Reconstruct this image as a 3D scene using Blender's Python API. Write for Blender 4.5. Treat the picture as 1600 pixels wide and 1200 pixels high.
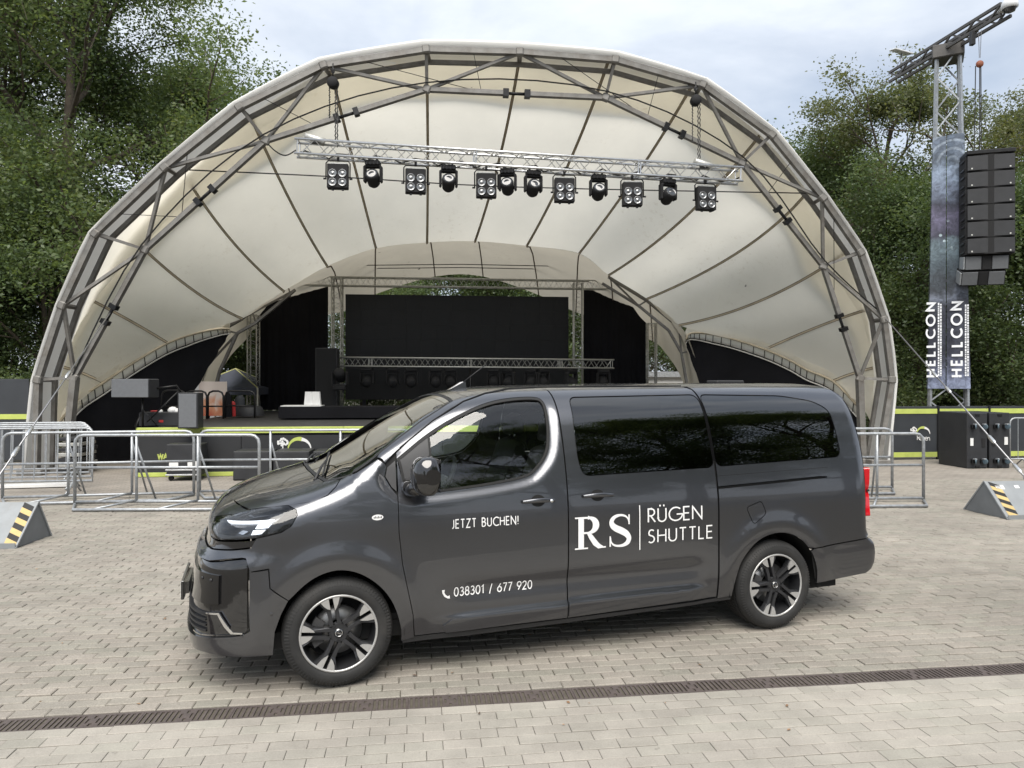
import bpy, math, random
import numpy as np
from mathutils import Vector, Matrix, Euler
from mathutils.geometry import delaunay_2d_cdt
random.seed(7); RNG = np.random.default_rng(7)
SC = bpy.context.scene
for o in list(bpy.data.objects): bpy.data.objects.remove(o)

# ------------------------------------------------------------------ camera, sky, sun, exposure
CAM_H = 1.896; FPX = 1150.0; HORIZON = 597.0
cam = bpy.data.cameras.new("camera"); cam_o = bpy.data.objects.new("camera", cam)
SC.collection.objects.link(cam_o); SC.camera = cam_o
cam.sensor_width = 36.0; cam.lens = FPX / 1600 * 36.0; cam.clip_start = 0.05; cam.clip_end = 2000
cam_o.location = (0, 0, CAM_H); cam_o.rotation_euler = (math.radians(90), 0, 0); cam.shift_y = -3.0 / 1600

SUN_EL, SUN_AZ = 56.0, 182.0      # azimuth clockwise from +Y (north), a high sun behind thin cloud
world = bpy.data.worlds.new("World"); SC.world = world; world.use_nodes = True
wn = world.node_tree.nodes; wl = world.node_tree.links
bg = wn["Background"]
sky = wn.new("ShaderNodeTexSky"); sky.sky_type = 'NISHITA'; sky.sun_disc = False
sky.sun_elevation = math.radians(SUN_EL); sky.sun_rotation = math.radians(SUN_AZ)
sky.air_density = 1.0; sky.dust_density = 2.0; sky.ozone_density = 1.2
tc = wn.new("ShaderNodeTexCoord")
mp = wn.new("ShaderNodeMapping"); mp.inputs['Scale'].default_value = (1.0, 1.0, 2.6); mp.inputs['Location'].default_value = (0.35, 0.2, 0.1)
nz = wn.new("ShaderNodeTexNoise"); nz.inputs['Scale'].default_value = 2.1; nz.inputs['Detail'].default_value = 9; nz.inputs['Roughness'].default_value = 0.52
nz.inputs['Distortion'].default_value = 0.35
rp = wn.new("ShaderNodeValToRGB"); rp.color_ramp.elements[0].position = 0.34; rp.color_ramp.elements[1].position = 0.56
rp.color_ramp.elements[0].color = (0.50, 0.50, 0.50, 1); rp.color_ramp.elements[1].color = (1, 1, 1, 1)
nz2 = wn.new("ShaderNodeTexNoise"); nz2.inputs['Scale'].default_value = 3.3; nz2.inputs['Detail'].default_value = 8; nz2.inputs['Roughness'].default_value = 0.55
rp2 = wn.new("ShaderNodeValToRGB"); rp2.color_ramp.elements[0].position = 0.33; rp2.color_ramp.elements[1].position = 0.68
rp2.color_ramp.elements[0].color = (5.3, 5.9, 6.8, 1); rp2.color_ramp.elements[1].color = (7.4, 7.8, 8.4, 1)
mixc = wn.new("ShaderNodeMix"); mixc.data_type = 'RGBA'
wl.new(tc.outputs['Generated'], mp.inputs['Vector']); wl.new(mp.outputs['Vector'], nz.inputs['Vector']); wl.new(mp.outputs['Vector'], nz2.inputs['Vector'])
wl.new(nz.outputs['Fac'], rp.inputs['Fac']); wl.new(nz2.outputs['Fac'], rp2.inputs['Fac'])
wl.new(rp.outputs['Color'], mixc.inputs['Factor']); wl.new(sky.outputs['Color'], mixc.inputs['A']); wl.new(rp2.outputs['Color'], mixc.inputs['B'])
wl.new(mixc.outputs['Result'], bg.inputs['Color']); bg.inputs['Strength'].default_value = 0.060
sun = bpy.data.lights.new("sun", 'SUN'); sun_o = bpy.data.objects.new("sun", sun); SC.collection.objects.link(sun_o)
sun.energy = 2.1; sun.angle = math.radians(50); sun.color = (1.0, 0.95, 0.87)
_a, _e = math.radians(SUN_AZ), math.radians(SUN_EL)
_d = Vector((-math.sin(_a) * math.cos(_e), -math.cos(_a) * math.cos(_e), -math.sin(_e)))
sun_o.rotation_euler = _d.to_track_quat('-Z', 'Y').to_euler(); sun_o.location = (0, 0, 40)
SC.view_settings.view_transform = 'Standard'; SC.view_settings.look = 'None'; SC.view_settings.gamma = 1.0
SC.view_settings.exposure = 1.25; SC.view_settings.use_curve_mapping = False
SC.render.engine = 'CYCLES'; SC.cycles.max_bounces = 6; SC.cycles.transparent_max_bounces = 12; SC.cycles.use_denoising = True
SC.cycles.caustics_reflective = False; SC.cycles.caustics_refractive = False

# ------------------------------------------------------------------ helpers
COL = SC.collection
def at(px, py, Y):
    """the point at distance Y that the photo shows at pixel (px, py)"""
    return Vector(((px - 800) / FPX * Y, Y, CAM_H + (HORIZON - py) / FPX * Y))
ROT = 0.105                        # the stage stands a little turned: distance grows to the right
def pl(px, py, Y0, lean=0.0, rot=ROT):
    """the point of the (leaning) stage-parallel plane that starts at distance Y0"""
    k = (px - 800) / FPX; q = (HORIZON - py) / FPX
    Y = (Y0 - lean * CAM_H) / (1 - rot * k + lean * q)
    return Vector((k * Y, Y, CAM_H + q * Y))
def gp(px, py):
    Y = CAM_H * FPX / (py - HORIZON); return Vector(((px - 800) / FPX * Y, Y, 0))

def tag(o, label=None, cat=None, group=None, kind=None):
    if label: o["label"] = label
    if cat: o["category"] = cat
    if group: o["group"] = group
    if kind: o["kind"] = kind
    return o
def empty(name, loc=(0, 0, 0), rz=0.0, label=None, cat=None, group=None):
    o = bpy.data.objects.new(name, None); COL.objects.link(o); o.location = loc; o.rotation_euler = (0, 0, rz); o.empty_display_size = .1
    return tag(o, label, cat, group)
def link(name, me, parent=None):
    o = bpy.data.objects.new(name, me); COL.objects.link(o)
    if parent: o.parent = parent
    return o
def copy_tree(o, parent=None):
    c = o.copy(); COL.objects.link(c)
    if parent is not None: c.parent = parent
    for ch in o.children: 
        if ch.name in bpy.data.objects: copy_tree(ch, c)
    return c

class MB:
    """collects boxes, tubes, lathes ... and links them as one mesh"""
    def __init__(s): s.v = []; s.f = []; s.sm = []
    def add(s, vs, fs, smooth=False):
        b = len(s.v); s.v += [tuple(p) for p in vs]; s.f += [tuple(i + b for i in f) for f in fs]; s.sm += [smooth] * len(fs); return s
    def box(s, c, size, rz=0.0, bev=0.0, M=None):
        hx, hy, hz = size[0] / 2, size[1] / 2, size[2] / 2
        if bev <= 0:
            vs = [Vector((x, y, z)) for z in (-hz, hz) for y in (-hy, hy) for x in (-hx, hx)]
            fs = [(0, 2, 3, 1), (4, 5, 7, 6), (0, 1, 5, 4), (2, 6, 7, 3), (0, 4, 6, 2), (1, 3, 7, 5)]
        else:
            b = min(bev, hx * .9, hy * .9, hz * .9); vs = []; fs = []
            idx = {}
            for sx in (-1, 1):
                for sy in (-1, 1):
                    for sz in (-1, 1):
                        for ax in range(3):
                            p = [sx * (hx - b), sy * (hy - b), sz * (hz - b)]; p[ax] = (sx * hx, sy * hy, sz * hz)[ax]
                            idx[(sx, sy, sz, ax)] = len(vs); vs.append(Vector(p))
            S = (-1, 1)
            for ax in range(3):
                o1, o2 = (ax + 1) % 3, (ax + 2) % 3
                for sg in S:
                    q = []
                    for a, bb in ((-1, -1), (1, -1), (1, 1), (-1, 1)):
                        k = [0, 0, 0]; k[ax] = sg; k[o1] = a; k[o2] = bb; q.append(idx[(k[0], k[1], k[2], ax)])
                    fs.append(tuple(q if sg > 0 else q[::-1]))
                for a in S:
                    for bb in S:
                        k0 = [0, 0, 0]; k0[o1] = a; k0[o2] = bb; k0[ax] = -1; k1 = list(k0); k1[ax] = 1
                        q = [idx[(*k0, o1)], idx[(*k1, o1)], idx[(*k1, o2)], idx[(*k0, o2)]]
                        fs.append(tuple(q if a * bb < 0 else q[::-1]))
            for sx in S:
                for sy in S:
                    for sz in S:
                        q = [idx[(sx, sy, sz, 0)], idx[(sx, sy, sz, 1)], idx[(sx, sy, sz, 2)]]
                        fs.append(tuple(q if sx * sy * sz > 0 else q[::-1]))
        R = Matrix.Rotation(rz, 4, 'Z') if rz else Matrix.Identity(4)
        if M is not None: R = M @ R
        c = Vector(c)
        return s.add([R @ p + c for p in vs] if M is None else [R @ (p) + c for p in vs], fs)
    def tube(s, path, r, n=8, cap=True, closed=False):
        P = [Vector(p) for p in path]; m = len(P)
        rs = r if isinstance(r, (list, tuple)) else [r] * m
        T = []
        for i in range(m):
            a = P[(i - 1) % m] if (closed or i > 0) else P[i]; b = P[(i + 1) % m] if (closed or i < m - 1) else P[i]
            d = b - a; T.append(d.normalized() if d.length > 1e-9 else Vector((0, 0, 1)))
        u = T[0].orthogonal().normalized(); vs = []; fs = []
        for i in range(m):
            u = (u - T[i] * u.dot(T[i])); u = u.normalized() if u.length > 1e-6 else T[i].orthogonal().normalized()
            w = T[i].cross(u); k = 1.0
            if 0 < i < m - 1:
                cs = (P[i] - P[i - 1]).normalized().dot((P[i + 1] - P[i]).normalized()); k = min(1.0 / max(math.sqrt(max((1 + cs) / 2, 0.05)), .3), 1.6) ** .5
            for j in range(n):
                a = 2 * math.pi * j / n; vs.append(P[i] + (u * math.cos(a) + w * math.sin(a)) * rs[i] * k)
        L = m if closed else m - 1
        for i in range(L):
            for j in range(n):
                a = i * n + j; b = i * n + (j + 1) % n; c = ((i + 1) % m) * n + (j + 1) % n; d = ((i + 1) % m) * n + j
                fs.append((a, b, c, d))
        if cap and not closed: fs.append(tuple(range(n))[::-1]); fs.append(tuple(range((m - 1) * n, m * n)))
        return s.add(vs, fs, n > 5)
    def bar(s, a, b, w, h, up=(0, 0, 1)):
        """rectangular bar from a to b"""
        a = Vector(a); b = Vector(b); t = (b - a).normalized(); up = Vector(up)
        x = t.cross(up); x = x.normalized() if x.length > 1e-4 else t.orthogonal().normalized(); y = x.cross(t).normalized()
        vs = [p + x * (sx * w / 2) + y * (sy * h / 2) for p in (a, b) for sx, sy in ((-1, -1), (1, -1), (1, 1), (-1, 1))]
        return s.add(vs, [(0, 1, 2, 3), (7, 6, 5, 4), (0, 4, 5, 1), (1, 5, 6, 2), (2, 6, 7, 3), (3, 7, 4, 0)])
    def lathe(s, prof, n=24, M=None, smooth=True, a0=0.0, a1=2 * math.pi):
        """profile [(r, z)] turned about Z"""
        vs = []; fs = []; full = abs(a1 - a0 - 2 * math.pi) < 1e-6; k = n if full else n + 1
        for r, z in prof:
            for j in range(k):
                a = a0 + (a1 - a0) * j / n; p = Vector((r * math.cos(a), r * math.sin(a), z)); vs.append(M @ p if M is not None else p)
        for i in range(len(prof) - 1):
            for j in range(n):
                fs.append((i * k + j, i * k + (j + 1) % k, (i + 1) * k + (j + 1) % k, (i + 1) * k + j))
        return s.add(vs, fs, smooth)
    def prism(s, poly, z0, z1, M=None):
        n = len(poly); vs = [Vector((x, y, z)) for z in (z0, z1) for x, y in poly]
        if M is not None: vs = [M @ p for p in vs]
        return s.add(vs, [tuple(range(n))[::-1], tuple(range(n, 2 * n))] + [(i, (i + 1) % n, n + (i + 1) % n, n + i) for i in range(n)])
    def build(s, name, m, parent=None, loc=None):
        me = bpy.data.meshes.new(name); me.from_pydata(s.v, [], s.f)
        me.polygons.foreach_set("use_smooth", s.sm); me.materials.append(m); me.update()
        o = link(name, me, parent)
        if loc is not None: o.location = loc
        return o
def grid_mesh(name, rows, m, parent=None, thick=0.0, closed_u=False, smooth=True):
    """surface through rows of points; thick > 0 gives it a back"""
    nr, nc = len(rows), len(rows[0]); P = np.array([[tuple(p) for p in r] for r in rows], float)
    vs = [tuple(p) for p in P.reshape(-1, 3)]
    fs = [(i * nc + j, i * nc + j + 1, (i + 1) * nc + j + 1, (i + 1) * nc + j) for i in range(nr - 1) for j in range(nc - 1)]
    b = MB(); b.add(vs, fs, smooth)
    o = b.build(name, m, parent)
    if thick: 
        md = o.modifiers.new("solid", 'SOLIDIFY'); md.thickness = thick; md.offset = 0
    return o
def crom(P, n):
    """Catmull-Rom through points, n steps per span"""
    P = [Vector(p) for p in P]; out = []
    for i in range(len(P) - 1):
        a = P[max(i - 1, 0)]; b = P[i]; c = P[i + 1]; d = P[min(i + 2, len(P) - 1)]
        for k in range(n):
            t = k / n
            out.append(.5 * ((2 * b) + (c - a) * t + (2 * a - 5 * b + 4 * c - d) * t * t + (3 * b - a - 3 * c + d) * t ** 3))
    out.append(P[-1]); return out

# ------------------------------------------------------------------ materials
MATS = {}
def mat(name, col, rough=.5, metal=0.0, var=.0, scale=6.0, bump=0.0, bscale=40.0, spec=.5, coat=0.0, dirt=None, dscale=2.0, damt=.5, island=0.0, emit=None, trans=0.0):
    m = bpy.data.materials.new(name); m.use_nodes = True; n = m.node_tree.nodes; l = m.node_tree.links; MATS[name] = m
    p = n["Principled BSDF"]; p.inputs['Roughness'].default_value = rough; p.inputs['Metallic'].default_value = metal
    p.inputs['Specular IOR Level'].default_value = spec; p.inputs['Coat Weight'].default_value = coat; p.inputs['Coat Roughness'].default_value = .03
    p.inputs['Base Color'].default_value = (*col, 1)
    tcn = n.new("ShaderNodeTexCoord")
    src = None
    if var or dirt or island:
        rgb = n.new("ShaderNodeRGB"); rgb.outputs[0].default_value = (*col, 1); src = rgb.outputs[0]
    if var:
        t = n.new("ShaderNodeTexNoise"); t.inputs['Scale'].default_value = scale; t.inputs['Detail'].default_value = 8; t.inputs['Roughness'].default_value = .6
        l.new(tcn.outputs['Object'], t.inputs['Vector'])
        r = n.new("ShaderNodeMapRange"); r.inputs['From Min'].default_value = .3; r.inputs['From Max'].default_value = .7
        r.inputs['To Min'].default_value = 1 - var; r.inputs['To Max'].default_value = 1 + var; l.new(t.outputs['Fac'], r.inputs['Value'])
        x = n.new("ShaderNodeMix"); x.data_type = 'RGBA'; x.blend_type = 'MULTIPLY'; x.inputs['Factor'].default_value = 1
        l.new(src, x.inputs['A']); l.new(r.outputs['Result'], x.inputs['B']); src = x.outputs['Result']
        rr = n.new("ShaderNodeMapRange"); rr.inputs['To Min'].default_value = max(rough - .1, .02); rr.inputs['To Max'].default_value = min(rough + .1, 1)
        l.new(t.outputs['Fac'], rr.inputs['Value']); l.new(rr.outputs['Result'], p.inputs['Roughness'])
    if dirt:
        t = n.new("ShaderNodeTexNoise"); t.inputs['Scale'].default_value = dscale; t.inputs['Detail'].default_value = 10; t.inputs['Roughness'].default_value = .7
        l.new(tcn.outputs['Object'], t.inputs['Vector'])
        r = n.new("ShaderNodeMapRange"); r.inputs['From Min'].default_value = .48; r.inputs['From Max'].default_value = .72; r.inputs['To Max'].default_value = damt
        l.new(t.outputs['Fac'], r.inputs['Value'])
        x = n.new("ShaderNodeMix"); x.data_type = 'RGBA'; l.new(r.outputs['Result'], x.inputs['Factor']); l.new(src, x.inputs['A']); x.inputs['B'].default_value = (*dirt, 1)
        src = x.outputs['Result']
    if island:
        g = n.new("ShaderNodeNewGeometry"); oi = n.new("ShaderNodeObjectInfo"); a = n.new("ShaderNodeMath"); a.operation = 'ADD'
        l.new(g.outputs['Random Per Island'], a.inputs[0]); l.new(oi.outputs['Random'], a.inputs[1])
        fr = n.new("ShaderNodeMath"); fr.operation = 'FRACT'; l.new(a.outputs[0], fr.inputs[0])
        r = n.new("ShaderNodeMapRange"); r.inputs['To Min'].default_value = 1 - island; r.inputs['To Max'].default_value = 1 + island; l.new(fr.outputs[0], r.inputs['Value'])
        x = n.new("ShaderNodeMix"); x.data_type = 'RGBA'; x.blend_type = 'MULTIPLY'; x.inputs['Factor'].default_value = 1
        l.new(src, x.inputs['A']); l.new(r.outputs['Result'], x.inputs['B']); src = x.outputs['Result']
    if src is not None: l.new(src, p.inputs['Base Color'])
    if bump:
        t = n.new("ShaderNodeTexNoise"); t.inputs['Scale'].default_value = bscale; t.inputs['Detail'].default_value = 6
        l.new(tcn.outputs['Object'], t.inputs['Vector']); b = n.new("ShaderNodeBump"); b.inputs['Strength'].default_value = bump; b.inputs['Distance'].default_value = .02
        l.new(t.outputs['Fac'], b.inputs['Height']); l.new(b.outputs['Normal'], p.inputs['Normal'])
    if emit: p.inputs['Emission Color'].default_value = (*emit, 1); p.inputs['Emission Strength'].default_value = 1.0
    return m
def glass_mat(name, tint, gloss=1.0, rough=0.0, ior=1.5, fac=3.0):
    """thin pane: tinted see-through plus mirror by angle"""
    m = bpy.data.materials.new(name); m.use_nodes = True; n = m.node_tree.nodes; l = m.node_tree.links; MATS[name] = m
    n.remove(n["Principled BSDF"]); out = n["Material Output"]
    t = n.new("ShaderNodeBsdfTransparent"); t.inputs['Color'].default_value = (*tint, 1)
    g = n.new("ShaderNodeBsdfGlossy"); g.inputs['Roughness'].default_value = rough; g.inputs['Color'].default_value = (gloss, gloss, gloss, 1)
    fz = n.new("ShaderNodeFresnel"); fz.inputs['IOR'].default_value = ior
    x = n.new("ShaderNodeMath"); x.operation = 'MULTIPLY'; x.inputs[1].default_value = fac; x.use_clamp = True
    l.new(fz.outputs[0], x.inputs[0])
    mx = n.new("ShaderNodeMixShader"); l.new(x.outputs[0], mx.inputs[0]); l.new(t.outputs[0], mx.inputs[1]); l.new(g.outputs[0], mx.inputs[2]); l.new(mx.outputs[0], out.inputs['Surface'])
    return m
mat('paint', (.114, .117, .128), .30, .92, spec=.5, coat=1.0, var=.03, scale=900)
mat('paint_black', (.008, .008, .009), .08, 0, spec=.6, coat=1.0)
mat('plastic_dark', (.018, .018, .019), .55, 0, var=.15, scale=60, bump=.06, bscale=500)
mat('rubber', (.014, .014, .014), .75, 0, var=.2, scale=20, bump=.1, bscale=200)
mat('tyre', (.018, .018, .018), .72, 0, var=.25, scale=14, bump=.08, bscale=150, dirt=(.06, .055, .05), dscale=5, damt=.35)
mat('shell', (.006, .006, .006), .8)
mat('alloy', (.50, .495, .485), .40, .6, var=.06, scale=30)
mat('alloy_dark', (.045, .046, .05), .35, .5, var=.1, scale=30)
mat('disc', (.28, .28, .28), .4, .9, var=.15, scale=20)
mat('chrome', (.75, .75, .75), .12, 1.0)
mat('decal', (.80, .80, .80), .45, 0, var=.02)
mat('red_lens', (.55, .006, .014), .08, 0, coat=1.0)
mat('lamp_white', (.85, .87, .9), .2, 0, coat=1.0, emit=(.55, .57, .6))
mat('seat', (.012, .012, .013), .85, 0, var=.2, scale=30, bump=.1)
mat('trim_grey', (.05, .05, .052), .6, 0, var=.1, scale=30)
glass_mat('glass_front', (.84, .92, .88), 1.0, fac=1.7)
glass_mat('glass_screen', (.55, .64, .59), 1.0, fac=2.0)
glass_mat('glass_dark', (.02, .022, .024), 1.0, fac=2.5)
glass_mat('glass_lamp', (.85, .87, .9), 1.0, fac=1.3)
mat('steel', (.36, .37, .38), .42, .85, var=.15, scale=25, dirt=(.22, .2, .18), dscale=9, damt=.4)
mat('aluminium', (.68, .69, .70), .33, .9, var=.08, scale=25)
mat('alu_dull', (.52, .52, .49), .45, .55, var=.15, scale=15)
mat('galv', (.40, .42, .44), .48, .6, var=.2, scale=18, dirt=(.24, .22, .2), dscale=8, damt=.35)
mat('tower_steel', (.10, .095, .09), .55, .3, var=.2, scale=5)
mat('arch_steel', (.215, .208, .195), .55, .3, var=.22, scale=5, dirt=(.12, .095, .07), dscale=3.0, damt=.55)
mat('black_matt', (.010, .010, .011), .85, 0, var=.3, scale=3)
mat('black_cloth', (.009, .009, .011), .9, 0, var=.35, scale=1.2, bump=.12, bscale=3, spec=.2)
mat('led', (.012, .0125, .014), .55, 0, var=.08, scale=2, spec=.35)
mat('black_box', (.022, .023, .026), .55, 0, var=.2, scale=5, bump=.05, bscale=120)
mat('black_metal', (.012, .012, .013), .4, .3, var=.2, scale=10)
mat('grille_grey', (.14, .147, .157), .6, .2, var=.08, scale=20, bump=.1, bscale=600)
mat('lime', (.47, .54, .13), .5, 0, var=.08, scale=4, dirt=(.30, .36, .08), dscale=3, damt=.5)
mat('fascia', (.020, .021, .023), .55, 0, var=.15, scale=2)
mat('fence_panel', (.030, .034, .040), .6, 0, var=.2, scale=1.5, bump=.08, bscale=5)
mat('lamp_lens', (.24, .245, .25), .22, .6, var=.2, scale=60)
mat('lens_dark', (.03, .032, .035), .08, 0, coat=1.0)
mat('white_paint', (.74, .74, .73), .5, 0, var=.05, scale=10)
mat('white_plastic', (.70, .71, .72), .35, 0, var=.03)
mat('wedge_grey', (.26, .275, .285), .5, .15, var=.1, scale=4, dirt=(.2, .2, .19), dscale=5, damt=.5)
mat('wedge_dark', (.16, .17, .18), .55, .15, var=.12, scale=4)
mat('hazard_yellow', (.52, .38, .16), .6, 0, var=.1, scale=12)
mat('hazard_black', (.012, .012, .012), .6)
mat('cast_iron', (.102, .084, .078), .7, .15, var=.3, scale=14, dirt=(.065, .048, .042), dscale=6, damt=.6, bump=.1, bscale=90)
mat('void', (.006, .006, .006), .9)
mat('stage_floor', (.03, .03, .03), .7, 0, var=.25, scale=3)
def poster_mat():
    m = bpy.data.materials.new('orange_print'); m.use_nodes = True; n = m.node_tree.nodes; l = m.node_tree.links; p = n["Principled BSDF"]; MATS['orange_print'] = m
    t = n.new("ShaderNodeTexCoord"); nz_ = n.new("ShaderNodeTexNoise"); nz_.inputs['Scale'].default_value = 2.6; nz_.inputs['Detail'].default_value = 4; nz_.inputs['Distortion'].default_value = 1.2; l.new(t.outputs['Generated'], nz_.inputs['Vector'])
    sp_ = n.new("ShaderNodeSeparateXYZ"); l.new(t.outputs['Generated'], sp_.inputs[0]); a = n.new("ShaderNodeMath"); a.operation = 'MULTIPLY_ADD'; a.inputs[1].default_value = .9; l.new(nz_.outputs['Fac'], a.inputs[0]); l.new(sp_.outputs['Z'], a.inputs[2])
    r = n.new("ShaderNodeValToRGB"); e = r.color_ramp.elements; e[0].position = .45; e[0].color = (.45, .10, .05, 1); e[1].position = 1.0; e[1].color = (.72, .62, .55, 1); k = e.new(.7); k.color = (.62, .28, .15, 1)
    l.new(a.outputs[0], r.inputs['Fac']); l.new(r.outputs['Color'], p.inputs['Base Color']); p.inputs['Roughness'].default_value = .6
poster_mat()
mat('castor_blue', (.09, .13, .16), .5, .2)
mat('hoist_orange', (.30, .10, .055), .6)
mat('tent_cloth', (.055, .062, .085), .75, 0, var=.12, scale=3)
mat('tent_piping', (.55, .55, .25), .6)
mat('red', (.5, .03, .03), .5)
mat('cable_black', (.012, .012, .012), .6)
mat('cable_steel', (.32, .32, .33), .4, .8)
mat('rope_white', (.62, .6, .55), .8)
mat('bark', (.075, .06, .045), .9, 0, var=.35, scale=6, bump=.6, bscale=14)
mat('wood', (.20, .14, .09), .8, 0, var=.3, scale=8)
mat('banner_white', (.85, .87, .9), .6)
# ------------------------------------------------------------------ ground: pavers, drain, apron
GA_ = math.radians(7.5)
def paver_mat(name, ca, cb, cc, island, speck):
    m = bpy.data.materials.new(name); m.use_nodes = True; n = m.node_tree.nodes; l = m.node_tree.links; p = n["Principled BSDF"]; MATS[name] = m
    g = n.new("ShaderNodeNewGeometry"); oi = n.new("ShaderNodeObjectInfo")
    a = n.new("ShaderNodeMath"); a.operation = 'ADD'; l.new(g.outputs['Random Per Island'], a.inputs[0]); l.new(oi.outputs['Random'], a.inputs[1])
    fr = n.new("ShaderNodeMath"); fr.operation = 'FRACT'; l.new(a.outputs[0], fr.inputs[0])
    cr = n.new("ShaderNodeValToRGB"); e = cr.color_ramp.elements; e[0].color = (*ca, 1); e[1].color = (*cc, 1); k = cr.color_ramp.elements.new(.5); k.color = (*cb, 1)
    l.new(fr.outputs[0], cr.inputs['Fac'])
    f2 = n.new("ShaderNodeMath"); f2.operation = 'MULTIPLY'; f2.inputs[1].default_value = 7.31; l.new(fr.outputs[0], f2.inputs[0])
    f3 = n.new("ShaderNodeMath"); f3.operation = 'FRACT'; l.new(f2.outputs[0], f3.inputs[0])
    def noise(scale, det, rough):
        t = n.new("ShaderNodeTexNoise"); t.inputs['Scale'].default_value = scale; t.inputs['Detail'].default_value = det; t.inputs['Roughness'].default_value = rough
        l.new(g.outputs['Position'], t.inputs['Vector']); return t.outputs['Fac']
    def rng(sock, lo, hi, f0=0.0, f1=1.0):
        r = n.new("ShaderNodeMapRange"); r.inputs['From Min'].default_value = f0; r.inputs['From Max'].default_value = f1
        r.inputs['To Min'].default_value = lo; r.inputs['To Max'].default_value = hi; l.new(sock, r.inputs['Value']); return r.outputs['Result']
    def mul(a_, b_):
        x = n.new("ShaderNodeMix"); x.data_type = 'RGBA'; x.blend_type = 'MULTIPLY'; x.inputs['Factor'].default_value = 1; l.new(a_, x.inputs['A']); l.new(b_, x.inputs['B']); return x.outputs['Result']
    c = mul(cr.outputs['Color'], rng(f3.outputs[0], 1 - island, 1 + island))
    c = mul(c, rng(noise(420, 3, .8), 1 - speck, 1 + speck, .3, .7))
    c = mul(c, rng(noise(90, 5, .7), 1 - speck * .6, 1 + speck * .6, .3, .7))
    c = mul(c, rng(noise(.55, 6, .65), .86, 1.10, .35, .65))
    c = mul(c, rng(noise(3.2, 8, .7), .90, 1.06, .35, .62))
    mpg = n.new("ShaderNodeMapping"); mpg.inputs['Rotation'].default_value = (0, 0, -GA_); mpg.inputs['Scale'].default_value = (.22, 2.6, 1); l.new(g.outputs['Position'], mpg.inputs['Vector'])
    ts = n.new("ShaderNodeTexNoise"); ts.inputs['Scale'].default_value = 1.0; ts.inputs['Detail'].default_value = 7; ts.inputs['Roughness'].default_value = .65; l.new(mpg.outputs['Vector'], ts.inputs['Vector'])
    c = mul(c, rng(ts.outputs['Fac'], .93, 1.04, .36, .62))
    # small dark spots
    c = mul(c, rng(noise(14, 4, .6), 1.0, .70, .66, .74))
    l.new(c, p.inputs['Base Color']); p.inputs['Roughness'].default_value = .85; p.inputs['Specular IOR Level'].default_value = .3
    b = n.new("ShaderNodeBump"); b.inputs['Strength'].default_value = .35; b.inputs['Distance'].default_value = .004; l.new(noise(260, 6, .75), b.inputs['Height']); l.new(b.outputs['Normal'], p.inputs['Normal'])
    return m
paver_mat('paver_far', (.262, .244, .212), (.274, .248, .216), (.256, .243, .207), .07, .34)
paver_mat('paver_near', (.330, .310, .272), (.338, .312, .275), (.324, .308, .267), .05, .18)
def ground_mat():
    m = bpy.data.materials.new('ground_soil'); m.use_nodes = True; n = m.node_tree.nodes; l = m.node_tree.links; p = n["Principled BSDF"]; MATS['ground_soil'] = m
    g = n.new("ShaderNodeNewGeometry"); t = n.new("ShaderNodeTexNoise"); t.inputs['Scale'].default_value = 30; t.inputs['Detail'].default_value = 10
    l.new(g.outputs['Position'], t.inputs['Vector']); r = n.new("ShaderNodeValToRGB"); l.new(t.outputs['Fac'], r.inputs['Fac'])
    r.color_ramp.elements[0].color = (.055, .048, .036, 1); r.color_ramp.elements[1].color = (.13, .115, .09, 1)
    l.new(r.outputs['Color'], p.inputs['Base Color']); p.inputs['Roughness'].default_value = .95
    return m
ground_mat()
def apron_mat():
    m = bpy.data.materials.new('apron'); m.use_nodes = True; n = m.node_tree.nodes; l = m.node_tree.links; p = n["Principled BSDF"]; MATS['apron'] = m
    tcn = n.new("ShaderNodeTexCoord"); b = n.new("ShaderNodeTexBrick"); b.inputs['Scale'].default_value = 1.0; b.inputs['Brick Width'].default_value = .2; b.inputs['Row Height'].default_value = .1
    b.inputs['Mortar Size'].default_value = .006; b.inputs['Color1'].default_value = (.30, .27, .235, 1); b.inputs['Color2'].default_value = (.255, .233, .205, 1); b.inputs['Mortar'].default_value = (.17, .145, .12, 1)
    l.new(tcn.outputs['Object'], b.inputs['Vector'])
    t = n.new("ShaderNodeTexNoise"); t.inputs['Scale'].default_value = .8; t.inputs['Detail'].default_value = 9; t.inputs['Roughness'].default_value = .65; l.new(tcn.outputs['Object'], t.inputs['Vector'])
    r = n.new("ShaderNodeMapRange"); r.inputs['From Min'].default_value = .3; r.inputs['From Max'].default_value = .7; r.inputs['To Min'].default_value = .78; r.inputs['To Max'].default_value = 1.15; l.new(t.outputs['Fac'], r.inputs['Value'])
    x = n.new("ShaderNodeMix"); x.data_type = 'RGBA'; x.blend_type = 'MULTIPLY'; x.inputs['Factor'].default_value = 1; l.new(b.outputs['Color'], x.inputs['A']); l.new(r.outputs['Result'], x.inputs['B'])
    l.new(x.outputs['Result'], p.inputs['Base Color']); p.inputs['Roughness'].default_value = .9
    return m
apron_mat()
ground = MB().add([(-700, -700, -.03), (700, -700, -.03), (700, 700, -.03), (-700, 700, -.03)], [(0, 1, 2, 3)]).build('ground', MATS['ground_soil'])
tag(ground, 'bare soil ground under the trees and beyond the square', 'ground', kind='structure')
GA = math.radians(7.5); GU = Vector((math.cos(GA), math.sin(GA), 0)); GV = Vector((-math.sin(GA), math.cos(GA), 0)); GO = Vector((0, 4.44, 0))
plaza = MB().add([GO + GU * u + GV * v + Vector((0, 0, -.012)) for u, v in ((-26, -3.2), (28, -3.2), (28, 40), (-26, 40))], [(0, 1, 2, 3)]).build('pavement', MATS['ground_soil'])
tag(plaza, 'paved square of beige concrete block pavers laid in running bond', 'pavement', kind='structure')
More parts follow.
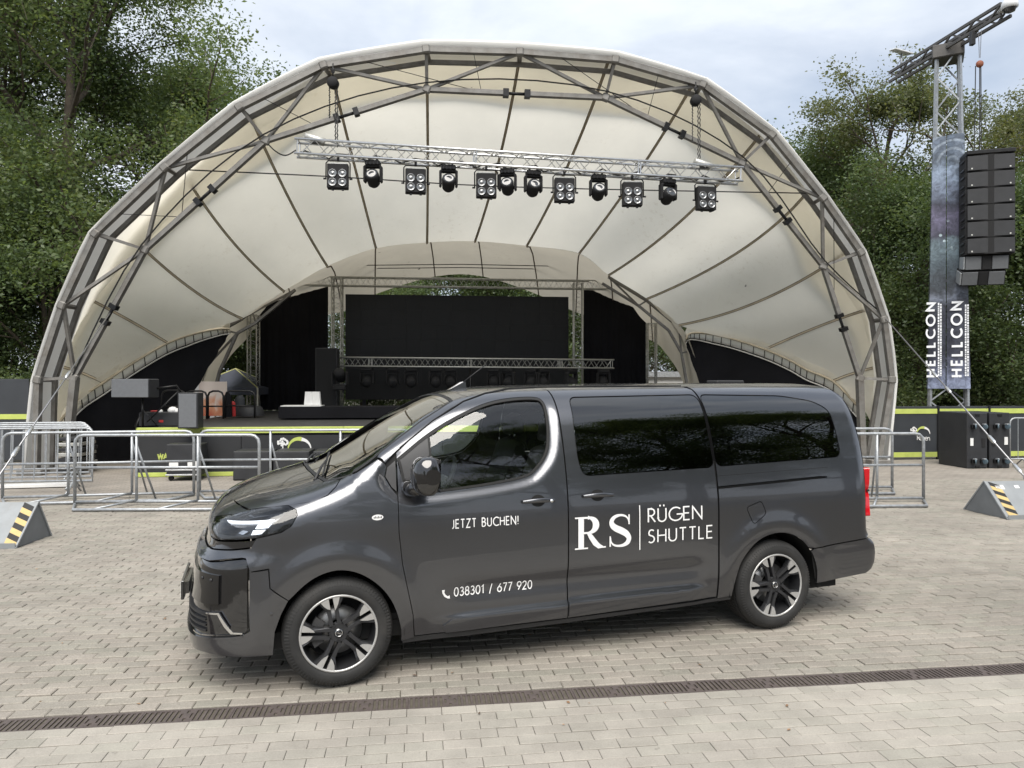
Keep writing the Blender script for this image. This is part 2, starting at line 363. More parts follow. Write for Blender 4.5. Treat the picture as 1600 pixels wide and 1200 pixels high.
apron = MB().add([(-26, 8.6, 0), (28, 8.6, 0), (28, 40, 0), (-26, 40, 0)], [(0, 1, 2, 3)]).build('paved_apron', MATS['apron'], plaza)
apron.matrix_world = Matrix.Translation(GO + Vector((0, 0, -.004))) @ Matrix.Rotation(GA, 4, 'Z')
def paver_geo(L, W, bev=.006, dep=.004, h=.03):
    a, b = L / 2, W / 2
    vs = []
    for x, y, z in ((a - bev, b - bev, 0), (a, b, -dep), (a, b, -h)):
        vs += [(-x, -y, z), (x, -y, z), (x, y, z), (-x, y, z)]
    fs = [(0, 1, 2, 3)]
    for k in (0, 4):
        for i in range(4): fs.append((k + i, k + 4 + i, k + 4 + (i + 1) % 4, k + (i + 1) % 4))
    return np.array(vs, float), fs
cells = []
def inview(p, m=0.0):
    return abs(p.x) < .70 * p.y + .5 + m
for side in (-1, 1):
    rows = 22 if side < 0 else 86
    for r in range(rows):
        v = side * (.088 + .05 + .1 * r); off = (r % 2) * .1 + (.03 if side > 0 else .07) + RNG.uniform(-.012, .012)
        for i in range(-75, 90):
            u = i * .2 + off; p = GO + GU * u + GV * v
            if p.y > 1.5 and inview(p, .8): cells.append((p, side))
near_mesh = {}
for sd, (L, W) in {-1: (.1970, .0960), 1: (.1955, .0910)}.items():
    V, Fc = paver_geo(L, W, .004 if sd < 0 else .007, .002 if sd < 0 else .005)
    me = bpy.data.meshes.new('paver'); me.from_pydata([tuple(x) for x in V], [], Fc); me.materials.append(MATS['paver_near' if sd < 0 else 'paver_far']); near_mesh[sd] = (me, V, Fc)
def seen(p): 
    py = HORIZON + FPX * CAM_H / p.y; px = 800 + FPX * p.x / p.y
    return -10 < px < 1610 and py < 1208
order = sorted(range(len(cells)), key=lambda i: cells[i][0].y)
near = []
for i in order:
    if seen(cells[i][0]) and len(near) < 300: near.append(i)
nearset = set(near)
for i in near:
    p, sd = cells[i]; o = link('paver', near_mesh[sd][0], plaza)
    o.location = (p.x, p.y, random.gauss(0, .0009 if sd < 0 else .0016)); o.rotation_euler = (random.gauss(0, .004), random.gauss(0, .003), GA + random.gauss(0, .003))
for sd in (-1, 1):
    V, Fc = near_mesh[sd][1], near_mesh[sd][2]; vs = []; fs = []
    for i, (p, s_) in enumerate(cells):
        if s_ != sd or i in nearset: continue
        a = GA + random.gauss(0, .004); c_, s2 = math.cos(a), math.sin(a); tx, ty = random.gauss(0, .005), random.gauss(0, .005); dz = random.gauss(0, .0018)
        q = np.empty_like(V); q[:, 0] = V[:, 0] * c_ - V[:, 1] * s2 + p.x; q[:, 1] = V[:, 0] * s2 + V[:, 1] * c_ + p.y; q[:, 2] = V[:, 2] + dz + V[:, 0] * tx + V[:, 1] * ty
        b = len(vs) * 12; vs.append(q); fs += [tuple(k + b for k in f) for f in Fc]
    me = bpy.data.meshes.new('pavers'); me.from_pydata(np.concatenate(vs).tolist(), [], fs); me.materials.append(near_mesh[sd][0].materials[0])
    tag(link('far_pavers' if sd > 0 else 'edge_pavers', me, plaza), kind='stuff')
# drain channel with cast grates
drain = empty('drain_channel', GO, GA, 'rusty slotted drain channel running across the pavers before the van', 'drain')
MB().add([(-9, -.086, -.1), (9, -.086, -.1), (9, .086, -.1), (-9, .086, -.1), (-9, -.086, -.012), (9, -.086, -.012), (9, .086, -.012), (-9, .086, -.012)],
         [(0, 1, 2, 3), (0, 4, 5, 1), (2, 6, 7, 3)]).build('channel', MATS['void'], drain)
def grate_mesh():
    xs = [-.249]; solid = []
    def put(w, s): xs.append(xs[-1] + w); solid.append(s)
    put(.009, 1)
    for half in (0, 1):
        for k in range(7): put(.0165, 0); put(.0125, 1)
        if not half:
            put(.012, 2); put(.014, 1); put(.016, 3); put(.014, 1); put(.012, 2); put(.0125, 1)
    sc = .498 / (xs[-1] - xs[0]); xs = [(x + .249) * sc - .249 for x in xs]
    ys = [-.084, -.066, -.03, .03, .066, .084]; b = MB(); key = {}
    def vid(i, j, z):
        k = (i, j, z)
        if k not in key: key[k] = len(b.v); b.v.append((xs[i], ys[j], 0.0 if z else -.02))
        return key[k]
    def full(i, j):
        if i < 0 or i >= len(solid) or j < 0 or j > 4: return False
        s = solid[i]
        if j in (0, 4): return True
        if s == 1: return True
        if s == 0: return False
        if s == 2: return j != 2
        return j == 2
    for i in range(len(solid)):
        for j in range(5):
            if not full(i, j): continue
            b.f.append((vid(i, j, 1), vid(i + 1, j, 1), vid(i + 1, j + 1, 1), vid(i, j + 1, 1))); b.sm.append(False)
            for di, dj, e in ((-1, 0, ((i, j + 1), (i, j))), (1, 0, ((i + 1, j), (i + 1, j + 1))), (0, -1, ((i, j), (i + 1, j))), (0, 1, ((i + 1, j + 1), (i, j + 1)))):
                if not full(i + di, j + dj):
                    (a, c), (d, f) = e
                    b.f.append((vid(a, c, 1), vid(a, c, 0), vid(d, f, 0), vid(d, f, 1))); b.sm.append(False)
    return b
g0 = grate_mesh().build('grate', MATS['cast_iron'], drain); g0.location = (-4.5 + .13, 0, -.004)
for i in range(1, 19):
    g = g0.copy(); COL.objects.link(g); g.location = (-4.5 + .13 + .5 * i, random.gauss(0, .001), -.004 + random.gauss(0, .001)); g.rotation_euler = (random.gauss(0, .004), 0, random.gauss(0, .002))
# litter
lv = MB()
for k in range(70):
    y = random.uniform(3.9, 13); x = random.uniform(-.68, .68) * y; a = random.uniform(0, 6.28); s_ = random.uniform(.008, .02)
    M = Matrix.Translation((x, y, .006)) @ Matrix.Rotation(a, 4, 'Z') @ Matrix.Rotation(random.gauss(0, .25), 4, 'X')
    lv.add([M @ Vector(q) for q in ((-s_, 0, 0), (0, -s_ * .45, .003), (s_, 0, .002), (0, s_ * .45, .004))], [(0, 1, 2, 3)])
mat('litter', (.20, .115, .06), .8, 0, island=.6)
tag(lv.build('fallen_leaves', MATS['litter']), 'small dry brown leaves scattered over the pavers', 'leaves', kind='stuff')
# ------------------------------------------------------------------ shuttle van
VANYAW = math.radians(19.26)
van = empty('shuttle_van', (-1.381, 5.444, 0), VANYAW, 'dark grey passenger van with RS lettering and tinted rear windows, parked on the pavers', 'van')
def spl(xs,ys):
    xs=np.array(xs,float); ys=np.array(ys,float); n=len(xs)
    d=np.diff(ys)/np.diff(xs); m=np.zeros(n); m[1:-1]=0.5*(d[1:]+d[:-1]); m[0]=d[0]; m[-1]=d[-1]
    bad=np.zeros(n,bool); bad[1:-1]=d[1:]*d[:-1]<=0; m[bad]=0
    def ev(x):
        x=np.clip(np.asarray(x,float),xs[0],xs[-1]); i=np.clip(np.searchsorted(xs,x)-1,0,n-2)
        hh=xs[i+1]-xs[i]; t=(x-xs[i])/hh
        return (2*t**3-3*t**2+1)*ys[i]+(t**3-2*t**2+t)*hh*m[i]+(-2*t**3+3*t**2)*ys[i+1]+(t**3-t**2)*hh*m[i+1]
    return ev
def W_z(z):
    z = np.asarray(z, float); return .957 - .045 * (np.maximum(.8 - z, 0) / .6) ** 2.2 - .258 * (np.maximum(z - .93, 0) / .92) ** 1.8
F_z=spl([.0,.1,.2,.3,.45,.6,.72,.80,.86,.92,1.0,1.06,1.12,1.2,1.3],[-.80,-.86,-.895,-.915,-.915,-.90,-.885,-.865,-.815,-.80,-.79,-.765,-.70,-.55,-.3])
T_x=spl([-1.1,-.85,-.75,-.65,-.5,-.35,-.15,.02,.3,.6,.8,1.0,1.2,1.6,2.2,3.6,4.0,4.2,4.4],[.70,1.00,1.075,1.13,1.19,1.235,1.29,1.355,1.525,1.70,1.795,1.843,1.862,1.873,1.884,1.887,1.885,1.878,1.85])
R_z=spl([.1,.25,.33,.40,.48,.56,.62,.67,.75,1.0,1.3,1.6,1.85,2.0],[4.13,4.24,4.30,4.345,4.365,4.36,4.32,4.27,4.255,4.25,4.26,4.25,4.22,4.16])
def smax(a,b,k):
    hh=np.maximum(k-np.abs(a-b),0)/k
    return np.maximum(a,b)+hh*hh*k*.25
def sstep(a,b,x):
    t=np.clip((x-a)/(b-a),0,1); return t*t*(3-2*t)
FWIN=np.array([(.288,1.293),(.311,1.352),(.414,1.428),(.579,1.546),(.785,1.659),(1.013,1.751),(1.204,1.784),(1.397,1.792),(1.452,1.769),(1.462,1.679),(1.454,1.525),(1.423,1.396),(1.331,1.293),(1.257,1.245),(.958,1.204),(.567,1.174),(.43,1.168),(.329,1.225)])
FWIN0=FWIN.copy()
for _ in range(2):
    _n=np.roll(FWIN,-1,0); FWIN=np.stack([FWIN*.75+_n*.25,FWIN*.25+_n*.75],1).reshape(-1,2)
def psd(poly,x,z):
    d=np.full(x.shape,9.0); ins=np.zeros(x.shape,bool); n=len(poly)
    for i in range(n):
        a=poly[i]; b=poly[(i+1)%n]; e=b-a
        t=np.clip(((x-a[0])*e[0]+(z-a[1])*e[1])/(e@e),0,1)
        d=np.minimum(d,np.hypot(x-a[0]-t*e[0],z-a[1]-t*e[1]))
        c=((a[1]>z)!=(b[1]>z))&(x<(b[0]-a[0])*(z-a[1])/((b[1]-a[1]) or 1e-9)+a[0])
        ins^=c
    return np.where(ins,-d,d)
def F(P):
    x,y,z=P[...,0],np.abs(P[...,1]),P[...,2]
    w=W_z(z)
    # wheel-arch swellings
    for cx,cz,r in ((0.0,.34,.47),(3.275,.34,.47)):
        d=np.hypot(x-cx,(z-cz))
        w=w+0.016*np.exp(-((d-r)/.085)**2)*sstep(.2,.5,z)
    # door scoop and lower skirt ledge
    dz=(.36+.03*(x-.7)/1.9)
    inx=sstep(.55,.85,x)*(1-sstep(2.5,2.72,x))
    w=w+inx*(0.016*(1-sstep(dz-.01,dz+.03,z))-0.018*np.exp(-((z-.53)/.07)**2))
    near=(x>.15)&(x<1.6)&(z>1.05)&(z<1.9)
    if near.any():
        rec=np.zeros(x.shape); rec[near]=.017*(1-sstep(.0,.075,psd(FWIN,x[near],z[near])))*(1-sstep(1.62,1.78,z[near]))
        w=w-rec
    g1=y-w
    g2=F_z(z)+.10*(y/.9)**2.2-x
    crown=.055*(y/.72)**2
    g3=(z-T_x(x)+crown*np.where(x<.1,1.2,.9))*.85
    g4=x-(R_z(z)-.05*(y/.9)**2)
    kt=.10+.08*sstep(.2,.6,x)
    f=smax(g1,g2,.42)
    f=smax(f,g3,kt)
    return smax(f,g4,.12)
def grad(P,e=1e-3):
    g=np.zeros(P.shape)
    for k in range(3):
        d=np.zeros(3);d[k]=e
        g[...,k]=F(P+d)-F(P-d)
    return g/np.linalg.norm(g,axis=-1,keepdims=True)
def cast(O, D, L=3.0, n=110):
    """first point of the body surface along each ray"""
    O = np.asarray(O, float); D = np.asarray(D, float); m = len(O); t = np.zeros(m); prev = np.zeros(m); act = np.arange(m); found = np.zeros(m, bool)
    for it in range(140):
        f = F(O[act] + D[act] * t[act, None]); ins = f < 0
        found[act[ins]] = True; act = act[~ins]
        if not len(act): break
        prev[act] = t[act]; t[act] += np.clip(f[~ins] * .6, .006, .3); act = act[t[act] < L]
    lo = prev.copy(); hi = t.copy()
    for _ in range(14):
        mid = .5 * (lo + hi); ins = F(O + D * mid[:, None]) < 0
        hi = np.where(ins, mid, hi); lo = np.where(ins, lo, mid)
    return O + D * hi[:, None], found
AXC = -0.05; KU = 0.85
def pr_side(Q): 
    n = len(Q); return np.stack([Q[:, 0], np.full(n, -1.6), Q[:, 1]], 1), np.tile([0., 1., 0.], (n, 1))
def pr_top(Q):
    n = len(Q); return np.stack([Q[:, 0], Q[:, 1], np.full(n, 2.3)], 1), np.tile([0., 0., -1.], (n, 1))
def pr_rear(Q):
    n = len(Q); return np.stack([np.full(n, 5.2), Q[:, 0], Q[:, 1]], 1), np.tile([-1., 0., 0.], (n, 1))
def pr_cyl(Q):
    a = Q[:, 0] / KU; d = np.stack([np.cos(a), np.sin(a), np.zeros(len(a))], 1)     # a = 0 straight front, + towards the near side
    o = np.stack([AXC - 1.8 * np.cos(a), -1.8 * np.sin(a), Q[:, 1]], 1); return o, d
def pr_obl(Q):          # from the near rear corner: u runs rearwards along the diagonal
    n = len(Q); e = np.array([.7071, .7071, 0]); o = np.array([4.2, -.95, 0]) + np.array([.7071, -.7071, 0]) * .8
    O = o + Q[:, :1] * e + np.stack([np.zeros(n), np.zeros(n), Q[:, 1]], 1); return O, np.tile([-.7071, .7071, 0.], (n, 1))
def cy(*pts): return [(math.radians(t) * KU, z) for t, z in pts]
def resample(poly, g):
    out = []
    for i in range(len(poly)):
        a = np.array(poly[i], float); b = np.array(poly[(i + 1) % len(poly)], float); n = max(1, int(np.ceil(np.linalg.norm(b - a) / g)))
        for k in range(n): out.append(a + (b - a) * k / n)
    return np.array(out)
def area2(P): x, y = P[:, 0], P[:, 1]; return np.sum(x * np.roll(y, -1) - y * np.roll(x, -1))
def inset(P, d):
    if d == 0: return P
    if area2(P) < 0: P = P[::-1]
    e = np.roll(P, -1, 0) - P; e /= np.linalg.norm(e, axis=1)[:, None] + 1e-12
    n = np.stack([-e[:, 1], e[:, 0]], 1); nn = n + np.roll(n, 1, 0); ln = np.linalg.norm(nn, axis=1); nn /= np.maximum(ln, .5)[:, None]
    nn /= np.maximum(np.linalg.norm(nn, axis=1), 1e-6)[:, None]
    return P + nn * d
def rounded(poly, r=.02, n=4):
    out = []; m = len(poly)
    for i in range(m):
        p = np.array(poly[i], float); a = np.array(poly[i - 1], float); b = np.array(poly[(i + 1) % m], float)
        la, lb = np.linalg.norm(a - p), np.linalg.norm(b - p); q = min(r, la * .45, lb * .45); s = p + (a - p) / la * q; e = p + (b - p) / lb * q
        for k in range(n + 1):
            t = k / n; out.append(tuple((1 - t) ** 2 * s + 2 * t * (1 - t) * p + t * t * e))
    return out
def smooth_line(pts, n=4): return [(p.x, p.y) for p in crom([(a, b, 0) for a, b in pts], n)]
def panel(name, poly, proj, material, off=0.0, flange=.018, holes=(), gap=.0025, g=.045, br=.025, parent=None, mirror=True):
    """a body panel: a 2-D outline carried onto the body surface, with its edges folded in"""
    B = inset(resample(poly, br), gap); H = [inset(resample(h, br), -gap) for h in holes]
    pts = [tuple(p) for p in B]; edges = [(i, (i + 1) % len(B)) for i in range(len(B))]; loops = [list(range(len(B)))]
    for h in H:
        b = len(pts); pts += [tuple(p) for p in h]; edges += [(b + i, b + (i + 1) % len(h)) for i in range(len(h))]; loops.append(list(range(b, b + len(h))))
    lo = B.min(0); hi = B.max(0); X, Y = np.meshgrid(np.arange(lo[0] + g * .5, hi[0], g), np.arange(lo[1] + g * .5, hi[1], g)); gx, gy = X.ravel(), Y.ravel()
    ok = psd(B, gx, gy) < -g * .35
    for h in H: ok &= psd(h, gx, gy) > g * .35
    pts += list(zip(gx[ok], gy[ok]))
    r = delaunay_2d_cdt([Vector(p) for p in pts], edges, [], 0, 1e-6)
    V2 = np.array([tuple(v) for v in r[0]]); tri = np.array([f for f in r[2] if len(f) == 3]); cen = V2[tri].mean(1)
    k = psd(B, cen[:, 0], cen[:, 1]) < 0
    for h in H: k &= psd(h, cen[:, 0], cen[:, 1]) > 0
    tri = tri[k]; O, D = proj(V2); P, found = cast(O, D, 3.0, 110); N = grad(P); P = P + N * off
    good = found[tri].all(1); tri = tri[good]
    # orientation
    t0 = np.cross(P[tri[:, 1]] - P[tri[:, 0]], P[tri[:, 2]] - P[tri[:, 0]]); flip = (t0 * N[tri[:, 0]]).sum(1) < 0; tri[flip] = tri[flip][:, ::-1]
    vs = [tuple(p) for p in P]; fs = [tuple(int(i) for i in t) for t in tri]; nrm = [N[i] for t in fs for i in t]; nt = len(fs)
    orig = {}
    for i, olist in enumerate(r[3]):
        for oi in olist: orig[oi] = i
    if flange:
        for lp in loops:
            ids = [orig.get(i, i) for i in lp]
            if not all(found[i] for i in ids): ids = [i for i in ids if found[i]]
            b = len(vs); m = len(ids); vs += [tuple(P[i]) for i in ids]; vs += [tuple(P[i] - N[i] * flange) for i in ids]
            for j in range(m):
                q = (b + j, b + (j + 1) % m, b + m + (j + 1) % m, b + m + j); fs.append(q)
                nrm += [(0., 0., 0.)] * 4
    me = bpy.data.meshes.new(name); me.from_pydata(vs, [], fs); me.materials.append(MATS[material])
    me.polygons.foreach_set("use_smooth", [i < nt for i in range(len(fs))]); me.normals_split_custom_set([tuple(n) for n in nrm]); me.update()
    o = link(name, me, parent or van)
    if mirror:
        c = o.copy(); COL.objects.link(c); c.scale = (1, -1, 1)
        if parent and mirror: c.parent = van
    return o
def side_pt(x, z, off=0.0):
    P, _ = cast(np.array([[x, -1.6, z]]), np.array([[0., 1., 0.]]), 2.5, 200); N = grad(P); return Vector(P[0] + N[0] * off), Vector(N[0])
def cyl_pt(th, z, off=0.0):
    O, D = pr_cyl(np.array([(math.radians(th) * KU, z)])); P, _ = cast(O, D, 2.0, 200); N = grad(P); return Vector(P[0] + N[0] * off), Vector(N[0])

arch_f = smooth_line([(.39, .24), (.384, .336), (.335, .489), (.25, .61), (.125, .702), (-.01, .735), (-.146, .700), (-.266, .606), (-.34, .497), (-.376, .394), (-.387, .245)], 4)
arch_r = smooth_line([(2.884, .29), (2.905, .40), (2.959, .56), (3.10, .70), (3.285, .745), (3.46, .70), (3.59, .58), (3.652, .45), (3.671, .315)], 4)
door_fr = [(.368, 1.171), (.370, .951), (.392, .74), (.42, .60), (.461, .412), (.476, .265)]
B_l = [(1.537, 1.855), (1.537, .9), (1.537, .272)]
CL = [(2.745, 1.862), (2.748, 1.0), (2.752, .30)]
apil = [(.296, 1.372), (.373, 1.445), (.461, 1.508), (.643, 1.635), (.877, 1.760), (1.05, 1.812), (1.25, 1.842), (1.535, 1.855)]
fwin = [tuple(p) for p in FWIN]
swin = rounded([(1.655, 1.786), (1.641, 1.60), (1.637, 1.368), (1.665, 1.242), (2.737, 1.262), (2.735, 1.800)], .055)
rwin = rounded([(2.757, 1.800), (3.52, 1.786), (3.80, 1.742), (3.925, 1.672), (3.935, 1.50), (3.93, 1.30), (2.757, 1.266)], .06)
hl = cy((27.2, 1.005), (40, 1.045), (50.6, 1.074), (57.6, 1.105), (66.1, 1.126), (74.0, 1.14), (77.6, 1.118), (78.2, 1.087), (76.2, 1.025), (73.1, .99), (64.8, .957), (56.9, .941), (47, .925), (40.3, .93), (30, .94))
# fender, doors, quarter
fend = [(-.299, 1.140), (-.252, 1.115), (-.248, 1.087), (-.284, 1.025), (-.34, .99), (-.485, .957), (-.505, .92), (-.545, .842), (-.521, .762), (-.413, .777), (-.405, .662), (-.305, .572)] + arch_f[::-1][14:][::1] if False else \
       [(-.299, 1.140), (-.252, 1.115), (-.248, 1.087), (-.284, 1.025), (-.34, .99), (-.485, .957), (-.505, .92), (-.545, .842), (-.521, .762), (-.413, .777), (-.405, .662), (-.300, .575)] + [p for p in arch_f[::-1] if p[1] > .60 or p[0] > 0] + [(.475, .255)] + door_fr[::-1][1:] + [(.329, 1.222), (.289, 1.293), (.304, 1.352), (.296, 1.372), (.253, 1.402), (.118, 1.322), (.021, 1.275), (-.01, 1.239), (-.065, 1.192), (-.18, 1.158)]
panel('front_fender', fend, pr_side, 'paint', g=.028, br=.018)
wglass_f = [(.59, 1.535)] + [p for p in fwin if p[0] > .6 and p[1] > 1.25][0:9] 
fdoor = [(.372, 1.436)] + apil[2:] + B_l[1:] + door_fr[::-1] + [(.371, 1.2)]
fd = panel('front_door', fdoor, pr_side, 'paint', g=.016, br=.014, holes=[[(.375, 1.40)] + [p for p in fwin if p[0] > .40]])
sdoor = [(1.541, 1.855), (2.70, 1.862), (2.741, 1.835), (2.741, 1.262), (2.746, 1.0), (2.748, .30), (1.541, .272)]
sd_ = panel('sliding_door', sdoor, pr_side, 'paint', g=.035, holes=[swin])
def rear_edge(z): return float(R_z(z)) - .105 
zz = [.66, .8, 1.0, 1.2, 1.4, 1.6, 1.75, 1.862]
quarter = [(2.752, 1.862)] + [(rear_edge(z) - (.04 if z > 1.8 else 0), z) for z in zz[::-1]] + [(4.145, .642), (3.618, .604)] + [p for p in arch_r[::-1] if p[1] > .603 or p[0] < 3.2] + [(2.757, .285)]
fuel = rounded([(2.993, .955), (3.132, .997), (3.173, .900), (3.055, .822)], .03)
rail = [(2.757, 1.104), (3.698, 1.141), (3.765, 1.146), (3.765, 1.152), (3.698, 1.156), (2.757, 1.120)]
qp = panel('rear_quarter', quarter, pr_side, 'paint', holes=[rwin, fuel, rail])
panel('fuel_flap', fuel, pr_side, 'paint', gap=.003)
panel('sliding_rail', rail, pr_side, 'shell', off=-.016, flange=0)
panel('rail_cover', [(2.757, 1.198), (3.785, 1.224), (3.787, 1.222), (2.757, 1.196)], pr_side, 'shell', off=.0006, flange=0, gap=0)
# inner dark shell behind the gaps
shell_side = [(-.05, 1.19), (.25, 1.40), (.62, 1.63), (.9, 1.77), (1.3, 1.845), (4.1, 1.855), (4.16, 1.6), (4.15, .66), (3.6, .6)] + [(x, z + .02) for x, z in arch_r[::-1]] + [(2.75, .27), (.47, .25), (.39, .25)] + [(x, z + .02) for x, z in arch_f] + [(-.42, .65), (-.5, .95), (-.3, 1.13)]
panel('body_shell', shell_side, pr_side, 'shell', off=-.02, flange=0, holes=[[p for p in fwin], swin, rwin])
# roof with the windscreen pillars, windscreen, bonnet
ws = [(-.150, 0), (-.142, -.25), (-.115, -.5), (-.067, -.705), (.05, -.80), (.119, -.842), (.19, -.838), (.269, -.815), (.401, -.76), (.571, -.690), (.713, -.649), (.815, -.600), (.826, -.45), (.832, -.25), (.835, 0)]
ws_full = ws + [(x, -y) for x, y in ws[::-1][1:-1]]
ap_xy = [(x, side_pt(x, z)[0].y) for x, z in apil] + [(x, side_pt(x, 1.861)[0].y) for x in (2.0, 2.7, 3.4, 3.9, 4.06)]
roof = [(.835, 0), (.832, -.25), (.826, -.45), (.815, -.600), (.713, -.649), (.571, -.690), (.401, -.76), (.269, -.815), (.25, -.835)] + ap_xy + [(4.12, -.5), (4.15, -.25), (4.155, 0)]
roof_full = roof + [(x, -y) for x, y in roof[::-1][1:-1]]
panel('roof', roof_full, pr_top, 'paint', g=.07, mirror=False, gap=.002)
panel('windscreen_frame', ws_full, pr_top, 'rubber', off=-.002, flange=.01, mirror=False, gap=0, holes=[[tuple(p) for p in inset(resample(ws_full, .05), .022)]])
panel('windscreen', [tuple(p) for p in inset(resample(ws_full, .06), .018)], pr_top, 'glass_screen', off=-.004, flange=0, mirror=False, gap=0, g=.07)
hood = [(-.66, 0), (-.652, -.2), (-.628, -.39), (-.580, -.60), (-.523, -.744), (-.40, -.825), (-.274, -.881), (-.15, -.905), (-.065, -.898), (-.01, -.857), (.021, -.800), (.0, -.765), (-.072, -.705), (-.12, -.5), (-.148, -.25), (-.156, 0)]
panel('bonnet', hood + [(x, -y) for x, y in hood[::-1][1:-1]], pr_top, 'paint', mirror=False, g=.06)
cowl = [(-.10, -.58), (.02, -.79), (.11, -.84), (.118, -.838), (.05, -.80), (-.06, -.70)]
# front: nose panel, lamps, bumper, plate
def both(pts): return pts + [(-a, b) for a, b in pts[::-1]]
nose = cy((57.6, 1.102), (50.6, 1.072), (40, 1.043), (27.2, 1.003), (30, .935), (0.01, .93), (0.01, 1.122), (20, 1.121), (34, 1.12), (48.7, 1.112))
panel('nose_panel', nose, pr_cyl, 'paint', g=.035)
panel('headlight_housing', hl, pr_cyl, 'paint_black', off=-.035, flange=0, gap=0)
H1 = panel('headlight', hl, pr_cyl, 'glass_lamp', off=.0, flange=.03, g=.03)
for nm, q in (('daylight_strip', cy((47.2, 1.046), (70.0, 1.072), (69.0, 1.056), (49.4, 1.037))), ('lamp_reflector', cy((64.4, 1.046), (69.2, 1.050), (68.2, 1.021), (63.6, 1.016))), ('lamp_reflector', cy((63.0, 1.006), (67.4, 1.010), (66.2, .982), (62.4, .975)))):
    panel(nm, q, pr_cyl, 'lamp_white', off=-.016, flange=.012, gap=0, br=.015)
panel('lamp_lens', rounded(cy((57.0, .985), (58.7, 1.006), (61.2, 1.000), (59.2, .976)), .008), pr_cyl, 'chrome', off=-.018, flange=.01, gap=0, br=.01)
panel('lamp_shelf', cy((46, .932), (57, .948), (64, .962), (62, .97), (50, .962), (44, .955)), pr_cyl, 'trim_grey', off=-.02, flange=.01, gap=0, br=.015)
lip = cy((78, 1.01), (76.0, 1.0), (73.1, .985), (64.8, .95), (56.9, .935), (47, .92), (30, .932), (0.01, .925), (0.01, .80), (30, .80), (46.4, .808), (54.5, .834), (60.3, .846), (62.5, .842), (66.5, .925))
panel('upper_grille', cy((66, .93), (64.6, .945), (56.9, .933), (47, .918), (30, .93), (0.01, .923), (0.01, .865), (30, .865), (45, .868), (56, .885), (64, .905)), pr_cyl, 'paint_black', off=-.008, flange=.012)
panel('bumper_beam', cy((65.8, .922), (63.8, .900), (56, .881), (45, .864), (30, .861), (0.01, .861), (0.01, .80), (30, .80), (46.4, .806), (54.5, .830), (60.3, .842), (62.8, .835)), pr_cyl, 'paint')
bump_r = [(65.8, .922), (62.8, .835), (62.9, .80), (63.6, .765), (69.0, .777), (69.5, .662), (74.4, .575)]
ab = [(-.300, .575), (-.34, .497), (-.376, .394), (-.387, .245)]
absurf = [side_pt(x, z)[0] for x, z in ab]; ab_c = [(math.degrees(math.atan2(-p.y, -(p.x - AXC))), p.z) for p in absurf]
bcorner = cy((65.6, .918), (63.0, .835), (63.0, .74), (63.2, .41), (61, .385), (57, .375), (48, .36), (41.5, .345), (30, .335), (0.01, .33), (0.01, .22), (30, .235), (46, .255), (55.6, .25), (61.6, .245), ab_c[-1], ab_c[-2], ab_c[-3], ab_c[0], (69.7, .662), (69.1, .772), (63.8, .762))
panel('front_bumper', bcorner, pr_cyl, 'paint', g=.04)
panel('bumper_inset', cy((62.7, .83), (60.3, .836), (54.5, .826), (46.4, .802), (0.01, .796), (0.01, .334), (30, .339), (41.5, .349), (48, .364), (57, .379), (61, .389), (62.8, .413), (62.7, .74)), pr_cyl, 'paint_black', off=-.02, flange=.0, gap=0)
panel('bumper_cheek', cy((62.6, .828), (60.3, .832), (55.3, .81), (53.8, .745), (56.2, .715), (56.9, .57), (57.2, .45), (56.6, .402), (58.2, .390), (62.1, .398), (62.6, .417)), pr_cyl, 'paint_black', off=-.004, flange=.02, g=.03)
panel('bumper_mid', cy((52.5, .735), (46, .735), (0.01, .735), (0.01, .55), (46, .55), (52.8, .56)), pr_cyl, 'paint_black', off=-.006, flange=.02, g=.04)
panel('lower_vane', cy((47.8, .492), (52.9, .502), (55.4, .432), (57.0, .39), (48, .372)), pr_cyl, 'paint_black', off=-.006, flange=.02, g=.03, gap=0)
panel('chrome_trim', cy((47.6, .505), (53.0, .514), (55.9, .44), (57.8, .40), (60.8, .398), (60.8, .389), (57.0, .389), (54.9, .43), (52.5, .502), (47.6, .496)), pr_cyl, 'chrome', off=-.001, flange=.01, gap=0, br=.01, g=.02)
panel('bumper_lip', cy((61, .383), (57, .373), (48, .358), (41.5, .343), (0.01, .328), (0.01, .318), (41.5, .331), (48, .345), (57, .36), (61, .37)), pr_cyl, 'paint', off=.006, flange=.02, gap=0, g=.03)
for k in range(4):
    z = .385 + k * .034
    panel('grille_slat', cy((47.2, z), (0.01, z - .01), (0.01, z + .003), (47.2, z + .013)), pr_cyl, 'plastic_dark', off=-.004, flange=.03, gap=0, g=.05)
b = MB(); b.box((-.945, 0, .515), (.02, .54, .125), bev=.004); b.box((-.925, 0, .515), (.03, .40, .08)); b.build('number_plate', MATS['paint_black'], van)
b = MB(); b.box((-.9565, 0, .515), (.003, .50, .100), bev=.001); b.build('plate_face', MATS['white_paint'], van)
for t in (44, 49):
    p, n_ = cyl_pt(t, .70, -.004); M = Matrix.Translation(p) @ n_.to_track_quat('Z', 'Y').to_matrix().to_4x4()
    MB().lathe([(0, .006), (.008, .005), (.011, 0)], 14, M).build('parking_sensor', MATS['plastic_dark'], van)
p, n_ = cyl_pt(70, .507, 0.0); M = Matrix.Translation(p) @ n_.to_track_quat('Z', 'Y').to_matrix().to_4x4(); MB().lathe([(0, .0012), (.010, .001), (.0115, 0)], 14, M).build('parking_sensor', MATS['paint'], van)
